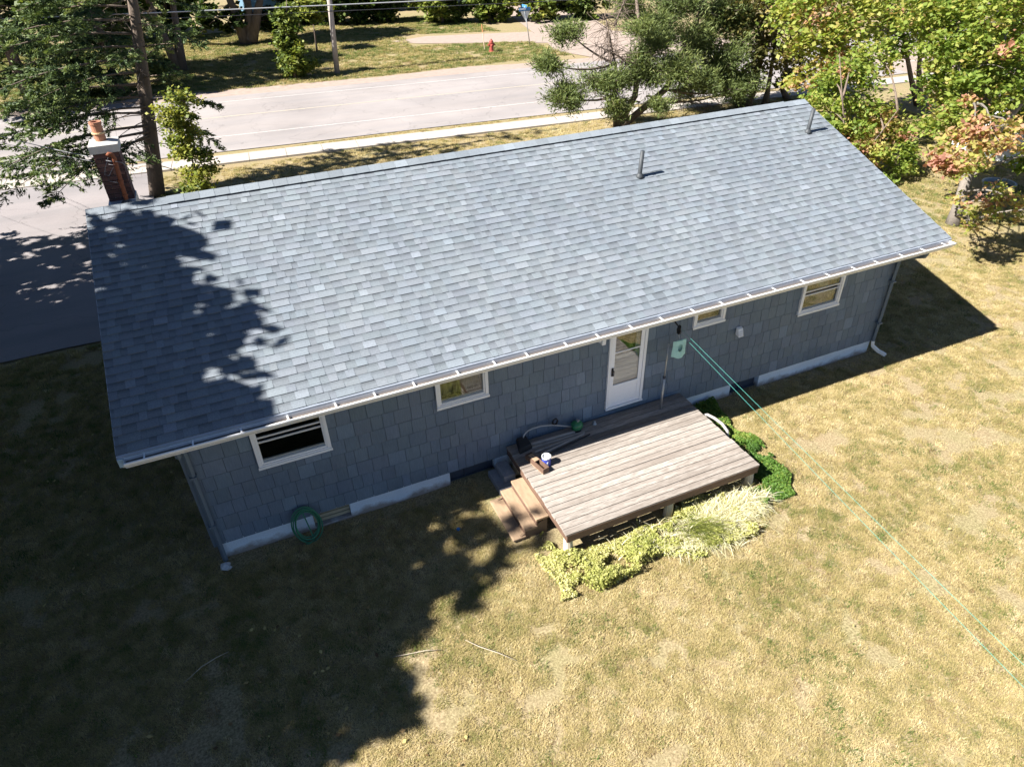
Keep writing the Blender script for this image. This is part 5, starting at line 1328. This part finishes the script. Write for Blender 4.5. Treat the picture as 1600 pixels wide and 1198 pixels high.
for (cx, cy, s_, n_) in ((7.9, -2.65, 0.26, 1300), (8.3, -2.6, 0.18, 800), (7.4, -2.75, 0.2, 1100), (6.95, -2.85, 0.22, 700), (7.5, -3.0, 0.2, 700), (6.2, -2.55, 0.3, 120)):
    q = r.normal(0, s_, (n_, 2)); rt.append(np.column_stack([cx+q[:, 0], cy+q[:, 1]*0.5, np.full(n_, 0.02)]))
blades("dry_grass_clump", "bleached long grass clump flopping out from under the deck", "grass", np.concatenate(rt), r, 0.12, 0.40, 0.0075, LEAF_DRY, 0.70, 1.25, (-0.1, -0.25))
q = r.normal(0, 1, (160, 2)); blades("green_grass_clump", "green grass blades bent over among the bleached grass", "grass", np.column_stack([7.05+0.14*q[:, 0], -2.72+0.1*q[:, 1], np.full(160, 0.02)]), r, 0.45, 0.85, 0.007, LEAF_W, 0.25, 1.0, (0.3, -0.9))

# fallen leaves
r = np.random.default_rng(77); n_ = 420
P = np.column_stack([r.uniform(-5, 2.5, n_), r.uniform(-5, 7.5, n_)])
P = P[~((P[:, 0] > -0.1) & (P[:, 1] > -0.1))]
P = P[vn(P[:, 0], P[:, 1], 0.7) > 0.42]
P2 = np.column_stack([r.uniform(2, 14, 60), r.uniform(-7, -0.8, 60)]); P2 = P2[~in_bed(P2[:, 0], P2[:, 1]) & ~((P2[:, 0] > 4.2) & (P2[:, 0] < 8.8) & (P2[:, 1] > -2.4))]
P = np.concatenate([P, P2[:14]])
C_ = np.column_stack([P, np.full(len(P), 0.05)+ground_z(P[:, 0], P[:, 1])]); A_, B_ = leafset(r, C_, 0.058, 0.35, 0.75)
LEAF_F = leaf_mat("fallen_leaf", [(0, (0.09, 0.05, 0.02)), (0.5, (0.3, 0.2, 0.09)), (1.0, (0.5, 0.42, 0.16))], 0.15)
o = link("fallen_leaves", leaves_mesh("fallen_leaves", C_, A_, B_, r.random(len(P)), LEAF_F)); o["kind"] = "stuff"; tag(o, "scattered dry brown leaves on the shaded lawn", "leaves")

# ------------------------------------------------------------------ grass of the lawn (instanced tufts)
LAWN_G = leaf_mat("lawn_grass_blade", [(0.0, (0.04, 0.085, 0.015)), (0.16, (0.105, 0.145, 0.032)), (0.32, (0.23, 0.21, 0.07)), (0.5, (0.36, 0.288, 0.125)), (0.72, (0.485, 0.39, 0.195)), (0.9, (0.62, 0.53, 0.33)), (1.0, (0.20, 0.13, 0.06))], 0.2, 0.8, 'INSTANCER')
tcol = bpy.data.collections.new("grass_tufts")
def tuft(i, n_, hmin, hmax, rad, lean, w):
    r = np.random.default_rng(300+i); b = MB()
    for q in range(n_):
        a = r.uniform(0, 6.283); rr_ = rad*math.sqrt(r.random()); x0, y0 = rr_*math.cos(a), rr_*math.sin(a)
        h_ = r.uniform(hmin, hmax); az = r.uniform(0, 6.283); ln = lean*h_*r.uniform(0.3, 1.2)
        dx, dy = math.cos(az), math.sin(az); wx, wy = -dy*w*r.uniform(0.7, 1.3), dx*w
        m_ = (x0+dx*ln*0.4, y0+dy*ln*0.4, h_*0.62); t_ = (x0+dx*ln, y0+dy*ln, h_*(1-0.35*lean*r.random()))
        b.add([(x0-wx, y0-wy, -0.01), (x0+wx, y0+wy, -0.01), (m_[0]+wx*.8, m_[1]+wy*.8, m_[2]), (m_[0]-wx*.8, m_[1]-wy*.8, m_[2]), t_], [(0, 1, 2, 3), (3, 2, 4)])
    me = b.mesh("grass_tuft", LAWN_G); o = bpy.data.objects.new("grass_tuft", me); tcol.objects.link(o)
for i in range(5): tuft(i, 24, 0.016, 0.042, 0.065, 1.3, 0.0024)
def lawn_pts():
    r = np.random.default_rng(99); out = []
    def reg(x0, x1, y0, y1, dens, s_):
        n_ = int((x1-x0)*(y1-y0)*dens); p = np.column_stack([r.uniform(x0, x1, n_), r.uniform(y0, y1, n_), np.full(n_, s_)]); out.append(p)
    reg(-6, 13, -8.5, 0.0, 560, 1.0); reg(13, 22, -6, 2, 420, 1.1); reg(-6, 0, 0.0, 8.4, 300, 1.1); reg(13.9, 24, 2, 10, 130, 1.4); reg(22, 32, 0, 18, 60, 1.8)
    reg(14, 32, 10, 20.6, 60, 1.7); reg(-0.6, 14, 8.2, 21.2, 90, 1.6); reg(-6, 40, 22.2, 23.0, 120, 1.2); reg(-12, 34, 35.6, 60, 34, 3.0)
    p = np.concatenate(out); x, y = p[:, 0], p[:, 1]
    ok = ~((x > 0) & (x < L) & (y > 0) & (y < DEPTH)) & ~((x > 4.97) & (x < 8.72) & (y > -2.3) & (y < 0)) & ~((x > 4.3) & (x < 5) & (y > -1.75) & (y < 0))
    sw = RS*(x-7)
    ok &= ~((y > 21.2+sw) & (y < 22.5+sw)) & ~((y > 23.15+sw) & (y < 35.6+sw+0.6*vn(x, y, 0.9)))
    ok &= ~((x < -0.6) & (y > 8.3) & (y < 24))
    ok &= ~((y > 39.5) & (y < 50) & (x > 17.5+0.8*(vn(x, y, 0.7)-.5)) & (y > 42.6-0.35*(x-23.5)) & (y < 46.4-0.35*(x-23.5)+2.0)) & ~((x > 25.5) & (y > 35))
    # bare strip along the foundation and thin worn patches
    ok &= ~((y > -0.28) & (y < 0) & (x > -0.1) & (x < L) & (r.random(len(x)) < 0.75))
    dens = vn(x, y, 1.6)*0.6+vn2(x, y, 4.5)*0.4
    ok &= (dens > 0.27+0.14*r.random(len(x)))
    return p[ok], r
P, r = lawn_pts()
x, y = P[:, 0], P[:, 1]
big = vn(x, y, 0.33); mid = vn2(x, y, 1.1); sm_ = vn(x+50, y, 5.5)
green = np.clip((0.55*big+0.45*mid-0.44)*3.2, 0, 1)
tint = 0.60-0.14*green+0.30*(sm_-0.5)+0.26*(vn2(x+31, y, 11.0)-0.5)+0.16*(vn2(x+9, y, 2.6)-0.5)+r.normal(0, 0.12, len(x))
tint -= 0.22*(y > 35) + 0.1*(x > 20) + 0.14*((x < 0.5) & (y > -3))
weed = (r.random(len(x)) < 0.006+0.03*(vn2(x, y, 0.8) > 0.72))
tint = np.where(weed, r.uniform(0.0, 0.2, len(x)), np.clip(tint, 0.12, 0.97))
tint = np.where(r.random(len(x)) < 0.02+0.05*(vn(x+7, y+3, 3.3) > 0.74), 1.0, tint)
scl = P[:, 2]*r.uniform(0.7, 1.35, len(x))*np.where(weed, 1.5, 1.0)
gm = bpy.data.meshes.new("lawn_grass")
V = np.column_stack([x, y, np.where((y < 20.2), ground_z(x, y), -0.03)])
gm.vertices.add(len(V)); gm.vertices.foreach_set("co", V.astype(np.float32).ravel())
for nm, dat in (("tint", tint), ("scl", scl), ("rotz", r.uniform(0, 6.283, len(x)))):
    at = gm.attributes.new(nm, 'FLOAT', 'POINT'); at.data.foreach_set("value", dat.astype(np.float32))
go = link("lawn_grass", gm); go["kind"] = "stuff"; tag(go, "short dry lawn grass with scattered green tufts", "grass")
ng = bpy.data.node_groups.new("scatter_grass", 'GeometryNodeTree')
ng.interface.new_socket("Geometry", in_out='INPUT', socket_type='NodeSocketGeometry'); ng.interface.new_socket("Geometry", in_out='OUTPUT', socket_type='NodeSocketGeometry')
gi = ng.nodes.new("NodeGroupInput"); gout = ng.nodes.new("NodeGroupOutput")
m2p = ng.nodes.new("GeometryNodeMeshToPoints"); iop = ng.nodes.new("GeometryNodeInstanceOnPoints"); ci = ng.nodes.new("GeometryNodeCollectionInfo")
ci.inputs['Collection'].default_value = tcol; ci.inputs['Separate Children'].default_value = True; ci.inputs['Reset Children'].default_value = True
iop.inputs['Pick Instance'].default_value = True
na = ng.nodes.new("GeometryNodeInputNamedAttribute"); na.data_type = 'FLOAT'; na.inputs[0].default_value = "scl"
nr = ng.nodes.new("GeometryNodeInputNamedAttribute"); nr.data_type = 'FLOAT'; nr.inputs[0].default_value = "rotz"
cx_ = ng.nodes.new("ShaderNodeCombineXYZ")
ng.links.new(gi.outputs[0], m2p.inputs[0]); ng.links.new(m2p.outputs[0], iop.inputs['Points']); ng.links.new(ci.outputs[0], iop.inputs['Instance'])
ng.links.new(na.outputs[0], iop.inputs['Scale']); ng.links.new(nr.outputs[0], cx_.inputs[2]); ng.links.new(cx_.outputs[0], iop.inputs['Rotation'])
ng.links.new(iop.outputs[0], gout.inputs[0])
gmod = go.modifiers.new("scatter", 'NODES'); gmod.node_group = ng
